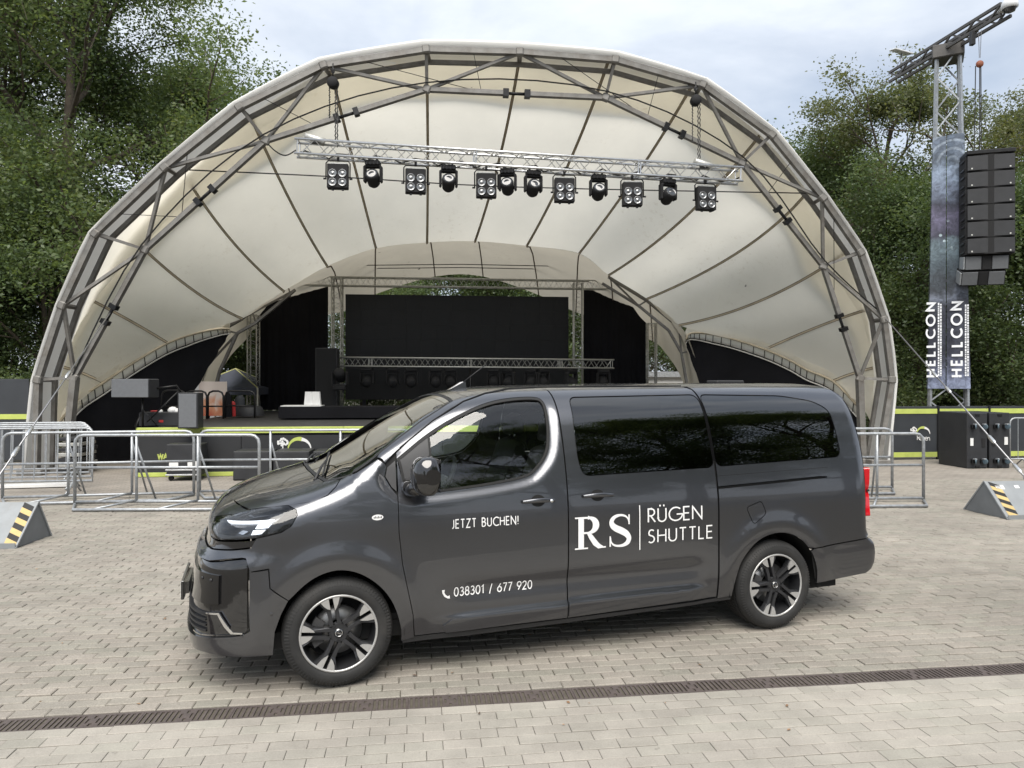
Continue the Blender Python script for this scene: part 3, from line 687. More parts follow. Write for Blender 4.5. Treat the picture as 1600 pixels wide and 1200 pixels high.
# sills, skirts, underbody
panel('sill', [(.40, .252), (.476, .262), (1.54, .268), (2.752, .286), (2.884, .292), (2.88, .262), (1.54, .235), (.40, .222)], pr_side, 'plastic_dark', off=-.004, flange=.05)
sk = [(.66, .315), (.72, .352), (.85, .367), (1.533, .390), (1.533, .285), (.68, .268)]
b = MB()
b.box((1.75, 0, .30), (4.4, 1.66, .10)); b.build('underbody', MATS['shell'], van)
MB().box((1.45, 0, .36), (2.5, 1.62, .06)).build('floor', MATS['seat'], van)
# rear bumper, tailgate, tail lamps
rb = [(3.618, .600), (4.145, .638), (4.19, .640), (4.235, .60), (4.25, .52), (4.25, .44), (4.22, .385), (4.16, .355), (3.671, .318)] + [p for p in arch_r[::-1] if p[0] > 3.55 and p[1] < .60]
panel('rear_bumper', rb, pr_side, 'paint', g=.035)
yz = lambda z: side_pt(rear_edge(z) - (.04 if z > 1.8 else 0), z)[0].y
tg = [(0, .665)] + [(yz(z), z) for z in zz] + [(0, 1.862)]
panel('tailgate', tg, pr_rear, 'paint', g=.08)
rbr = [(0, .36), (-.82, .38), (-.87, .44), (-.875, .52), (-.85, .60), (-.82, .64), (0, .655)]
panel('rear_bumper_face', rbr, pr_rear, 'plastic_dark', g=.08)
panel('rear_glass', rounded([(0.01, 1.25), (-.70, 1.26), (-.60, 1.74), (0.01, 1.77)], .04), pr_rear, 'glass_dark', off=.004, flange=.006, g=.1)
tl = rounded([(.035, .80), (.15, .80), (.15, 1.20), (.045, 1.20), (.05, 1.06), (.062, 1.01), (.05, .96)], .02)
panel('tail_lamp', tl, pr_obl, 'red_lens', off=.042, flange=.06, g=.03, br=.015)
panel('lamp_groove', rounded([(.05, 1.004), (.15, 1.004), (.15, 1.02), (.05, 1.02)], .006), pr_obl, 'paint_black', off=.0432, flange=.02, g=.03, br=.01, gap=0)
# roof seam and rain channel
b = MB(); b.tube([side_pt(x, z, .003)[0] for x, z in [(.40, 1.468), (.46, 1.510), (.643, 1.637), (.877, 1.762), (1.05, 1.814), (1.25, 1.845), (1.535, 1.858)]] + [side_pt(x, 1.864, .003)[0] for x in (2.0, 2.4, 2.72)], .004, 5)
b.build('roof_seal', MATS['rubber'], van)
MB().box((3.70, .30, 1.895), (.30, .18, .035), bev=.01).build('dark_box', MATS['plastic_dark'], van)  # no vent: stands for a dark box beyond the van, set on its roof
b = MB(); b.add([(.93, -.03, 1.835), (1.08, -.012, 1.852), (1.08, .012, 1.852), (.93, .03, 1.835), (1.075, 0, 1.905), (1.03, 0, 1.895)], [(0, 1, 4, 5), (3, 5, 4, 2), (0, 5, 3), (1, 2, 4), (0, 3, 2, 1)], False)
b.build('antenna_base', MATS['paint'], van)
MB().tube([(1.055, 0, 1.895), (1.25, 0, 2.04)], .0045, 6).build('antenna_rod', MATS['plastic_dark'], van)
# side windows
def ring(poly, w): return [tuple(p) for p in inset(resample(poly, .03), w)]
fw_door = [(.378, 1.405)] + [p for p in fwin if p[0] > .40]
panel('window_seal', fw_door, pr_side, 'rubber', off=-.001, flange=.01, gap=0, holes=[ring(fw_door, .016)])
gl = [(.592, 1.537)] + [p for p in ring(fw_door, .014) if p[0] > .592] + [(.592, 1.192)]
gl = sorted([p for p in ring(fw_door, .014) if p[0] > .60], key=lambda p: math.atan2(p[1] - 1.45, p[0] - 1.05))
k0 = max(range(len(gl)), key=lambda i: math.hypot(gl[i][0] - gl[i - 1][0], gl[i][1] - gl[i - 1][1])); gl = gl[k0:] + gl[:k0]
gtop = max(p[1] for p in gl if p[0] < .64); gbot = min(p[1] for p in gl if p[0] < .64)
gl = gl + [(.597, gtop - .036), (.597, gbot - .001)] if abs(gl[-1][1] - gtop) < abs(gl[-1][1] - gbot) else gl + [(.597, gbot - .001), (.597, gtop - .036)]
panel('front_window', gl, pr_side, 'glass_front', off=-.012, flange=0, gap=0, g=.08)
sail = [(.392, 1.400), (.585, 1.535), (.595, 1.535), (.595, 1.188), (.44, 1.183), (.394, 1.20)]
panel('mirror_sail', sail, pr_side, 'trim_grey', off=-.004, flange=.012, gap=.001)
panel('window_divider', [(.588, 1.54), (.603, 1.55), (.603, 1.186), (.588, 1.186)], pr_side, 'rubber', off=-.002, flange=.01, gap=0)
panel('corner_trim', [(.295, 1.293), (.310, 1.350), (.364, 1.392), (.364, 1.196), (.332, 1.226)], pr_side, 'trim_grey', off=-.002, flange=.012, gap=.001)
panel('side_window', [tuple(p) for p in inset(resample(swin, .03), .004)], pr_side, 'glass_dark', off=-.003, flange=.006, gap=0, g=.08)
panel('side_window', [tuple(p) for p in inset(resample(rwin, .03), .004)], pr_side, 'glass_dark', off=-.003, flange=.006, gap=0, g=.08)
# door skirts (raised lower mouldings)
panel('door_skirt', sk, pr_side, 'paint', off=.010, flange=.014, gap=0, g=.03)
panel('door_skirt', [(1.546, .285), (1.546, .390), (2.40, .402), (2.50, .395), (2.60, .350), (2.63, .310)], pr_side, 'paint', off=.010, flange=.014, gap=0, g=.03)
# handles
def handle(x0, x1, z):
    xm = (x0 + x1) / 2; b = MB(); p0, n0 = side_pt(xm, z); 
    M = Matrix.Translation(side_pt(xm, z + .006)[0]) @ n0.to_track_quat('Z', 'X').to_matrix().to_4x4()
    h = empty('door_handle'); h.parent = van
    cup = MB(); pts = []
    panel('handle_cup', [(xm + .052 * math.cos(a), z + .002 + .040 * math.sin(a)) for a in np.linspace(0, 2 * math.pi, 25)[:-1]], pr_side, 'shell', off=.0015, flange=0, gap=0, br=.02, g=.02, parent=h, mirror=False)
    rows = []
    for i in range(13):
        t = i / 12; x = x0 + (x1 - x0) * t; p, n_ = side_pt(x, z + .004 * math.sin(math.pi * t)); lift = .030 * math.sin(math.pi * min(max(t, .06), .94)) ** .5; hw = .011 + .005 * math.sin(math.pi * t)
        rows.append([p + n_ * (lift + .010 * math.cos(a)) + Vector((0, 0, 1)) * hw * math.sin(a) for a in np.linspace(0, 2 * math.pi, 13)])
    grid_mesh('grip', rows, MATS['paint'], h)
    return h
hA = handle(1.203, 1.436, 1.090); hB = handle(1.650, 1.880, 1.104)
p, n_ = side_pt(1.405, 1.088, .037); MB().lathe([(0, .006), (.010, .005), (.012, 0)], 12, Matrix.Translation(p) @ n_.to_track_quat('Z', 'X').to_matrix().to_4x4()).build('lock_cap', MATS['chrome'], hA)
for hh in (hA, hB):
    c = copy_tree(hh, van); c.scale = (1, -1, 1)
# mirror
mir = empty('door_mirror'); mir.parent = van
b = MB(); rows = []
for i in range(15):
    t = i / 14; y = -1.235 + .225 * t; zc = 1.318; hh = .122 * (1 - abs(2 * t - .95) ** 4.5 * .45); xr = .105 * (1 - abs(2 * t - 1) ** 3 * .35)
    if i in (0, 14): hh *= .6; xr *= .55
    rows.append([Vector((.52 + (-xr if math.cos(a) < 0 else .055) * abs(math.cos(a)) ** .75, y, zc + hh * math.copysign(abs(math.sin(a)) ** .8, math.sin(a)) - .02 * (1 - t) * 0)) for a in np.linspace(0, 2 * math.pi, 25)])
b2 = grid_mesh('mirror_shell', rows, MATS['paint_black'], mir)
MB().add([tuple(p) for p in rows[0][:-1]], [tuple(range(24))]).build('mirror_cap', MATS['paint_black'], mir); MB().add([tuple(p) for p in rows[-1][:-1]], [tuple(range(24))[::-1]]).build('mirror_cap', MATS['paint_black'], mir)
MB().add([(.577, -1.22, 1.22), (.577, -1.03, 1.22), (.577, -1.03, 1.42), (.577, -1.22, 1.42)], [(0, 1, 2, 3)]).build('mirror_glass', MATS['chrome'], mir)
MB().tube([(.455, -.90, 1.225), (.455, -.95, 1.222), (.47, -1.01, 1.225), (.50, -1.06, 1.24)], [.062, .060, .050, .040], 14).build('mirror_arm', MATS['paint_black'], mir)
c = copy_tree(mir, van); c.scale = (1, -1, 1)
# wipers
for y0, y1, xo in ((-.62, .02, 0), (.08, .62, 0)):
    pts = []
    for k in range(9):
        t = k / 8; x = -.10 + .10 * t if y0 < 0 else -.11 + .08 * t; y = y0 + (y1 - y0) * t
        P, _ = cast(np.array([[x + .03, y, 1.9]]), np.array([[0., 0., -1.]]), 1.5); pts.append(Vector(P[0]) + Vector((0, 0, .014)))
    MB().tube(pts, .007, 6).build('wiper_blade', MATS['rubber'], van)
    MB().tube([pts[0] + Vector((-.05, .02, -.03)), pts[2] + Vector((-.02, 0, .012)), pts[4] + Vector((0, 0, .012))], [.011, .008, .006], 6).build('wiper_arm', MATS['plastic_dark'], van)
# badge on the fender
p, n_ = side_pt(.236, 1.046, .002); M = Matrix.Translation(p) @ Matrix(((1, 0, 0), (0, 0, -1), (0, 1, 0))).to_4x4()
bd = MB(); bd.add([M @ Vector((.036 * math.cos(a), .018 * math.sin(a), .0)) for a in np.linspace(0, 2 * math.pi, 25)[:-1]], [tuple(range(24))]); badge = bd.build('badge', MATS['decal'], van)
bd = MB()
for k in range(6): bd.add([M @ Vector((-.024 + k * .009 + q[1], q[0], .0008)) for q in ((-.006, 0), (.004 + .003 * (k % 2), 0), (.004 + .003 * (k % 2), .005), (-.006, .005))], [(0, 1, 2, 3)])
bd.build('badge_print', MATS['plastic_dark'], badge)
# wheels
def make_wheel(name, x, y, parent=van):
    w = empty(name, (x, y, .34)); w.parent = parent
    M = Matrix.Rotation(math.pi / 2, 4, 'X')            # lathe axis -> outward is -Y
    R = .338
    prof = [(.238, .045), (.246, .052), (.262, .058), (.290, .058), (.312, .048), (.328, .028), (R, .008), (R, -.004)]
    n = 96; b = MB(); b.lathe(prof, n, M)
    b.lathe([(R, -.150), (.325, -.18), (.29, -.2), (.24, -.19)], 48, M)
    ty = b.build('tyre', MATS['tyre'], w)
    # tread blocks
    t = MB()
    for k in range(72):
        a0 = 2 * math.pi * k / 72
        for (za, zb, sh) in ((.026, -.012, 0), (-.016, -.068, .5), (-.072, -.12, 0), (-.124, -.165, .5)):
            q = []
            for rr in (R - .006, R + .002 - (.010 if za > .02 else 0)):
                for aa, z_ in ((0.06, za), (.94, za), (.94, zb), (0.06, zb)):
                    a = a0 + (aa + sh * .5) * 2 * math.pi / 72; r2 = rr - (.008 if (z_ > .02) else 0); q.append(M @ Vector((r2 * math.cos(a), r2 * math.sin(a), z_)))
            t.add(q, [(4, 5, 6, 7), (0, 1, 5, 4), (1, 2, 6, 5), (2, 3, 7, 6), (3, 0, 4, 7)])
    tag(t.build('tread', MATS['tyre'], ty), kind='stuff')
    s = MB()
    for k in range(96):
        a = 2 * math.pi * k / 96
        s.add([M @ Vector((r * math.cos(a + d), r * math.sin(a + d), z)) for r, z, d in ((.297, .0565, 0), (.297, .0565, .03), (.323, .0405, .03), (.323, .0405, 0), (.298, .0585, .004), (.298, .0585, .026), (.324, .0425, .026), (.324, .0425, .004))], [(4, 5, 6, 7), (0, 1, 5, 4), (2, 3, 7, 6), (1, 2, 6, 5), (3, 0, 4, 7)])
    tag(s.build('shoulder_ribs', MATS['tyre'], ty), kind='stuff')
    rim = MB(); rim.lathe([(.241, .040), (.2405, .050), (.236, .0535), (.228, .0525), (.2255, .047)], n, M); rm = rim.build('rim', MATS['alloy'], w)
    br = MB(); br.lathe([(.2255, .047), (.222, .02), (.216, -.03), (.205, -.10), (.2, -.16)], 64, M); br.build('rim_barrel', MATS['alloy_dark'], w)
    ds = MB(); ds.lathe([(.06, -.045), (.152, -.045), (.152, -.065), (.06, -.065)], 48, M); ds.build('brake_disc', MATS['disc'], w)
    dd = MB(); dd.lathe([(0, -.10), (.198, -.10)], 32, M); dd.build('hub_back', MATS['shell'], w)
    cl = MB(); cl.prism([(.10 * math.cos(a), .10 * math.sin(a)) for a in np.linspace(2.5, 3.7, 8)] + [(.168 * math.cos(a), .168 * math.sin(a)) for a in np.linspace(3.7, 2.5, 8)], -.03, .0, M); cl.build('brake_caliper', MATS['trim_grey'], w)
    # arms: five pairs of bars with a slot between, bright machined pads at the outer ends
    def radial(pts, th, swirl=0.0): 
        c_, s_ = math.cos(th), math.sin(th); return [(r * c_ - o * s_, r * s_ + o * c_) for r, o in pts]
    for k in range(5):
        th = math.radians(103 - 72 * k)
        arm = MB()
        for sg in (-1, 1):
            q = [(.052, sg * .013), (.052, sg * .038), (.10, sg * .034), (.150, sg * .037), (.185, sg * .058), (.2265, sg * .086), (.2265, sg * .012), (.15, sg * .0115)]
            q = q if sg > 0 else q[::-1]
            pp = radial([(r, o + .010 * (1 - r / .2265)) for r, o in q], th)
            zf = [.034 if r < .16 else .044 for r, o in q]; nq = len(q)
            vs = [M @ Vector((x_, y_, z_)) for (x_, y_), z_ in zip(pp, zf)] + [M @ Vector((x_, y_, z_ - .034)) for (x_, y_), z_ in zip(pp, zf)]
            arm.add(vs, [tuple(range(nq)), tuple(range(nq, 2 * nq))[::-1]] + [(i, i + nq, (i + 1) % nq + nq, (i + 1) % nq) for i in range(nq)])
        a_ = arm.build('spoke', MATS['alloy_dark'], w)
        for sg in (-1, 1):
            q = [(.158, sg * .0125), (.168, sg * .030), (.190, sg * .048), (.2285, sg * .068), (.2290, sg * .0125)]
            if (sg < 0): q = [(.146, sg * .0125), (.156, sg * .022), (.183, sg * .040), (.2285, sg * .058), (.2290, sg * .0125)]
            q = q if sg > 0 else q[::-1]
            pp = radial([(r, o + .010 * (1 - r / .2265)) for r, o in q], th); nq = len(q); z0 = [.0445 + .004 * (r - .15) / .08 for r, o in q]
            vs = [M @ Vector((x_, y_, z_ + .003)) for (x_, y_), z_ in zip(pp, z0)] + [M @ Vector((x_, y_, .03)) for (x_, y_) in pp]
            MB().add(vs, [tuple(range(nq))] + [(i, i + nq, (i + 1) % nq + nq, (i + 1) % nq) for i in range(nq)]).build('spoke_face', MATS['alloy'], a_)
    hb = MB(); hb.lathe([(.0, .030), (.058, .030), (.062, .024), (.062, 0)], 30, M, smooth=False); hub = hb.build('hub', MATS['alloy_dark'], w)
    for k in range(5):
        a = math.radians(90 + 36 + 72 * k - 90 + 0); c_ = (.058 * math.cos(a + math.pi / 2 + math.pi / 5 * 0), .058 * math.sin(a + math.pi / 2))
        MB().lathe([(.0135, .0345), (.0135, .022), (.010, .018), (0, .018)], 12, M @ Matrix.Translation((c_[0], c_[1], .0))).build('lug_nut', MATS['plastic_dark'], hub)
    MB().lathe([(.028, .030), (.028, .038), (.0, .039)], 24, M).build('centre_cap', MATS['paint_black'], hub)
    em = MB(); em.lathe([(.019, .0395), (.0225, .0395), (.0225, .0412), (.019, .0412), (.019, .0395)], 24, M); em.build('emblem_ring', MATS['chrome'], hub)
    z = .0405; em = MB(); em.add([M @ Vector((x_, y_, z)) for x_, y_ in ((-.024, .006), (-.004, .0025), (-.0015, .0035), (.002, -.0025), (-.006, .001))], [(0, 4, 3, 2, 1)])
    em.add([M @ Vector((-x_, -y_, z + .0003)) for x_, y_ in ((-.024, .006), (-.004, .0025), (-.0015, .0035), (.002, -.0025), (-.006, .001))], [(0, 4, 3, 2, 1)]); em.build('emblem_bolt', MATS['chrome'], hub)
    return w
w1 = make_wheel('wheel', 0.0, -.895)
w2 = copy_tree(w1, van); w2.location = (3.275, -.895, .34); w2.rotation_euler = (0, math.radians(-6), 0)
for x in (0, 3.275):
    c = copy_tree(w1, van); c.location = (x, .895, .34); c.scale = (1, -1, 1)
for x, arc in ((0, arch_f), (3.275, arch_r)):
    for sg in (-1, 1):
        b = MB(); rows = []
        for q in range(25):
            a = -.15 + (math.pi + .3) * q / 24; rows.append([Vector((x + .412 * math.cos(a), sg * yy, .34 + .405 * math.sin(a))) for yy in (.935, .80, .60)])
        o = grid_mesh('wheel_arch_liner', rows, MATS['shell'], van)
        MB().add([(x - .42, sg * .60, .2), (x + .42, sg * .60, .2), (x + .42, sg * .60, .78), (x - .42, sg * .60, .78)], [(0, 1, 2, 3)]).build('arch_back', MATS['shell'], van)
# cabin: dashboard, steering wheel, seats
rows = []
for y in np.linspace(-.80, .80, 9):
    rows.append([Vector((x, y, z)) for x, z in ((.10, 1.22), (.30, 1.26), (.50, 1.245), (.60, 1.20), (.62, 1.05), (.55, .85), (.50, .45))])
grid_mesh('dashboard', rows, MATS['seat'], van)
sw = empty('steering_wheel', (.78, -.40, 1.18)); sw.parent = van; sw.rotation_euler = (0, math.radians(-62), 0)
MB().tube([(.19 * math.cos(a), .19 * math.sin(a), 0) for a in np.linspace(0, 2 * math.pi, 37)[:-1]], .016, 8, closed=True).build('wheel_ring', MATS['seat'], sw)
b = MB(); b.box((0, 0, -.01), (.10, .14, .03), bev=.01); b.box((0, .11, -.01), (.03, .12, .015)); b.box((0, -.11, -.01), (.03, .12, .015)); b.box((-.11, 0, -.01), (.12, .03, .015)); b.build('wheel_hub', MATS['trim_grey'], sw)
MB().tube([(0, 0, -.02), (0, 0, -.35)], .03, 8).build('steering_column', MATS['seat'], sw)
def seat(x, y, wd=.50):
    s = empty('seat', (x, y, .38)); s.parent = van
    def cushion(nm, prof, w_, m_='seat'):
        rows = []
        for t in np.linspace(-1, 1, 9):
            sc_ = 1 - .12 * abs(t) ** 4; cx = sum(p[0] for p in prof) / len(prof); cz = sum(p[1] for p in prof) / len(prof)
            rows.append([Vector((cx + (px_ - cx) * sc_, t * w_ / 2, cz + (pz - cz) * sc_)) for px_, pz in prof + prof[:1]])
        o = grid_mesh(nm, rows, MATS[m_], s)
        cp = MB(); cp.add([tuple(p) for p in rows[0][:-1]], [tuple(range(len(prof)))]); cp.add([tuple(p) for p in rows[-1][:-1]], [tuple(range(len(prof)))[::-1]]); cp.build(nm + '_side', MATS[m_], o)
    cushion('seat_cushion', [(-.26, .22), (-.28, .34), (-.20, .40), (.0, .38), (.22, .36), (.26, .28), (.2, .2)], wd)
    cushion('backrest', [(.16, .36), (.14, .46), (.26, .80), (.34, 1.02), (.40, 1.04), (.44, 1.0), (.38, .7), (.30, .36)], wd)
    cushion('headrest', [(.34, 1.07), (.36, 1.22), (.42, 1.25), (.46, 1.2), (.45, 1.08)], .27)
    MB().tube([(.38, -.06, 1.0), (.40, -.06, 1.12)], .007, 6).build('headrest_post', MATS['chrome'], s); MB().tube([(.38, .06, 1.0), (.40, .06, 1.12)], .007, 6).build('headrest_post', MATS['chrome'], s)
    MB().box((0, 0, .10), (.42, wd * .8, .2)).build('seat_base', MATS['shell'], s)
    return s
for y in (-.42, .42): seat(1.22, y)
for x in (2.15, 3.05):
    for y in (-.5, 0.0, .5): seat(x, y, .46)
# ------------------------------------------------------------------ lettering: a small stroke alphabet
def arc(cx, cy_, rx, ry, a0, a1, n=14): return [(cx + rx * math.cos(math.radians(a0 + (a1 - a0) * k / n)), cy_ + ry * math.sin(math.radians(a0 + (a1 - a0) * k / n))) for k in range(n + 1)]
GL = {
 'A': (.72, [[(0, 0), (.36, 1), (.72, 0)], [(.14, .34), (.58, .34)]]),
 'B': (.50, [[(0, 0), (0, 1), (.22, 1)] + arc(.22, .77, .22, .23, 90, -90) , [(0, .54), (.24, .54)] + arc(.24, .27, .26, .27, 90, -90) + [(0, 0)]]),
 'C': (.74, [arc(.5, .5, .5, .5, 48, 312, 24)]), 'E': (.44, [[(.44, 1), (0, 1), (0, 0), (.44, 0)], [(0, .52), (.40, .52)]]),
 'G': (.86, [arc(.5, .5, .5, .5, 48, 350, 26) + [(.98, .48), (.56, .48)]]), 'H': (.62, [[(0, 0), (0, 1)], [(.62, 0), (.62, 1)], [(0, .52), (.62, .52)]]),
 'J': (.26, [[(.26, 1), (.26, .22)] + arc(.06, .22, .20, .22, 0, -100, 8)]), 'L': (.40, [[(0, 1), (0, 0), (.40, 0)]]), 'N': (.70, [[(0, 0), (0, 1), (.70, 0), (.70, 1)]]),
 'O': (1.0, [arc(.5, .5, .5, .5, 0, 360, 32)]), 'R': (.48, [[(0, 0), (0, 1), (.20, 1)] + arc(.20, .74, .25, .26, 90, -90) + [(0, .48)], [(.16, .48), (.50, 0)]]),
 'S': (.48, [arc(.25, .75, .21, .25, 40, 215, 16) + arc(.22, .26, .24, .26, 70, -140, 18)]), 'T': (.52, [[(.26, 0), (.26, 1)], [(0, 1), (.52, 1)]]),
 'U': (.58, [[(0, 1), (0, .30)] + arc(.29, .30, .29, .30, 180, 360, 16) + [(.58, 1)]]), 'W': (1.0, [[(0, 1), (.25, 0), (.5, 1), (.75, 0), (1.0, 1)]]),
 'Z': (.56, [[(0, 1), (.54, 1), (0, 0), (.56, 0)]]), '!': (.10, [[(.05, 1), (.05, .30)], [(.05, .09), (.05, 0)]]), '/': (.34, [[(0, -.12), (.34, 1.08)]]),
 '0': (.56, [arc(.28, .5, .28, .5, 0, 360, 28)]), '1': (.30, [[(0, .80), (.22, 1), (.22, 0)]]),
 '2': (.54, [arc(.26, .72, .25, .28, 170, -38, 16) + [(.02, 0), (.54, 0)]]), '3': (.50, [arc(.24, .75, .21, .25, 150, -80, 16) + arc(.24, .27, .26, .27, 80, -150, 16)]),
 '6': (.56, [arc(.28, .30, .28, .30, 0, 360, 24), [(.04, .42), (.42, 1)]]), '7': (.50, [[(0, 1), (.50, 1), (.14, 0)]]), '8': (.54, [arc(.27, .76, .21, .24, 0, 360, 22), arc(.27, .27, .27, .27, 0, 360, 24)]),
 '9': (.56, [arc(.28, .70, .28, .30, 0, 360, 24), [(.52, .58), (.14, 0)]]), 'u': (.46, [[(0, .62), (0, .2)] + arc(.2, .2, .2, .2, 180, 350, 10) + [(.42, .62), (.42, 0)]]),
 'g': (.5, [arc(.22, .32, .22, .3, 20, 350, 18) + [(.44, .62), (.44, -.1)] + arc(.22, -.1, .22, .22, 0, -150, 10)]), 'e': (.46, [[(.02, .33), (.44, .33)] + arc(.22, .32, .22, .3, 5, 310, 18)]),
 'n': (.46, [[(0, 0), (0, .62)], arc(.2, .38, .2, .24, 180, 0, 12) + [(.42, 0)]]),
}
GL['Ü'] = (GL['U'][0], GL['U'][1] + [[(.15, 1.14), (.15, 1.27)], [(.43, 1.14), (.43, 1.27)]])
GL['ü'] = (GL['u'][0], GL['u'][1] + [[(.1, .82), (.1, .9)], [(.34, .82), (.34, .9)]])
def ribbon(path, wd):
    """2-D stroke with mitred joints -> (verts, quads); wd: one width or one per point"""
    P = np.array(path, float); n = len(P); closed = np.linalg.norm(P[0] - P[-1]) < 1e-6 and n > 3
    W = np.full(n, wd) if np.isscalar(wd) else np.array(wd, float); L = []; Rr = []
    for i in range(n):
        a = P[i - 1] if i > 0 else (P[-2] if closed else None); b = P[i + 1] if i < n - 1 else (P[1] if closed else None)
        d1 = (P[i] - a) if a is not None else (b - P[i]); d2 = (b - P[i]) if b is not None else d1
        d1 = d1 / (np.linalg.norm(d1) + 1e-12); d2 = d2 / (np.linalg.norm(d2) + 1e-12)
        n1 = np.array([-d1[1], d1[0]]); n2 = np.array([-d2[1], d2[0]]); m = n1 + n2; lm = np.linalg.norm(m)
        m = n1 if lm < .2 else m / lm; k = min(1 / max(abs(m @ n1), .35), 2.2) * W[i] / 2
        L.append(P[i] + m * k); Rr.append(P[i] - m * k)
    vs = L + Rr; return [tuple(v) for v in vs], [(n + i, n + i + 1, i + 1, i) for i in range(n - 1)]
def dense(path, g):
    out = []
    for a, b in zip(path, path[1:]):
        n = max(1, int(math.ceil(math.hypot(b[0] - a[0], b[1] - a[1]) / g)))
        for k in range(n): out.append((a[0] + (b[0] - a[0]) * k / n, a[1] + (b[1] - a[1]) * k / n))
    return out + [tuple(path[-1])]
def glyph_geo(ch, w):
    """-> list of (verts, faces) strokes in em units"""
    return [ribbon(dense(s, .2), w) for s in GL[ch][1]]
def text_glyphs(txt, x, y, h, w, gap, slope=0.0, wide=1.0):
    """positions every character of txt; yields (char, [(verts2d, faces)])"""
    out = []; cx = x
    for ch in txt:
        if ch == ' ': cx += h * (.34 + gap) * wide; continue
        st = []
        for v, f in glyph_geo(ch, w):
            st.append(([(cx + px * h * wide, y + (cx + px * h * wide - x) * slope + py * h) for px, py in v], f))
        out.append((ch, st)); cx += (GL[ch][0] + gap) * h * wide
    return out, cx
def text_width(txt, h, gap, wide=1.0): return sum((.34 + gap if c == ' ' else GL[c][0] + gap) * h * wide for c in txt) - gap * h * wide
# ------------------------------------------------------------------ lettering on the van
def decal(name, strokes, m='decal', off=.0048):
    vs = []; fs = []
    for k, (v, f) in enumerate(strokes):
        v2 = np.array(v, float); O, D = pr_side(v2); P, _ = cast(O, D, 3.0, 110); N = grad(P); P = P + N * (off + .0003 * k); b = len(vs); vs += [tuple(p) for p in P]; fs += [tuple(i + b for i in q) for q in f]
    me = bpy.data.meshes.new(name); me.from_pydata(vs, [], fs); me.materials.append(MATS[m]); me.update(); return link(name, me, van)
def line(txt, x0, x1, z0, z1, w, gap, m='decal'):
    h = z1 - z0; wide = (x1 - x0) / text_width(txt, h, gap)
    for ch, st in text_glyphs(txt, x0, z0, h, w, gap, 0.0, wide)[0]: decal('letter', st, m)
line('JETZT BUCHEN!', .715, 1.172, .947, 1.001, .135, .30)
line('038301 / 677 920', .735, 1.277, .500, .556, .14, .24)
line('RÜGEN', 2.157, 2.600, .896, .990, .105, .24)
line('SHUTTLE', 2.157, 2.690, .750, .840, .105, .26)
decal('divider_line', [ribbon(dense([(2.088, .705), (2.088, 1.02)], .02), .008)])
ph = [(.664, .556), (.652, .545), (.655, .520), (.672, .497), (.697, .488), (.708, .498)]
decal('telephone_icon', [ribbon([(.660, .550), (.660, .530), (.672, .510), (.690, .498), (.704, .500)], [.020, .013, .013, .013, .022])])
# serif R and S
def sc(pts, x0, z0, w, h): return [(x0 + a * w, z0 + b * h) for a, b in pts]
x0, z0, w_, h_ = 1.585, .742, .235, .222
def rect(a, b, c, d): return ribbon(dense([((a + c) / 2, b), ((a + c) / 2, d)], .08), c - a)
def rs(v): return (sc(v[0], x0, z0, w_, h_), v[1])
bowl = [(.25, .97), (.42, .97)] + arc(.42, .735, .26, .235, 90, -90, 16) + [(.25, .50)]
wb = [.06, .06] + [.06 + .15 * math.sin(math.pi * k / 16) ** 1.3 for k in range(17)] + [.06]
leg = [(.43, .50), (.52, .36), (.66, .16), (.78, .055), (.90, .03)]
decal('letter', [rs(rect(.11, .0, .29, 1.0)), rs(rect(.0, .0, .42, .045)), rs(rect(.0, .955, .29, 1.0)), rs(ribbon(bowl, wb)), rs(ribbon(leg, [.10, .15, .17, .14, .06])), rs(rect(.80, .0, 1.0, .045))])
x0, w_ = 1.838, .190
Sp = [(.86, .74), (.82, .86), (.70, .95), (.50, .985), (.28, .94), (.15, .82), (.17, .69), (.32, .58), (.55, .49), (.76, .38), (.86, .24), (.80, .11), (.64, .035), (.45, .015), (.25, .05), (.13, .15), (.10, .29)]
Sw = [.05, .05, .06, .07, .11, .17, .20, .21, .22, .21, .19, .16, .10, .07, .06, .05, .05]
Sp = [(p.x, p.y) for p in crom([(a, b, 0) for a, b in Sp], 3)]; Sw = list(np.interp(np.linspace(0, 16, len(Sp)), range(17), Sw))
decal('letter', [rs(ribbon(Sp, Sw)), rs(ribbon([(.865, .68), (.865, .99)], .055)), rs(ribbon([(.085, .34), (.085, .01)], .055))])
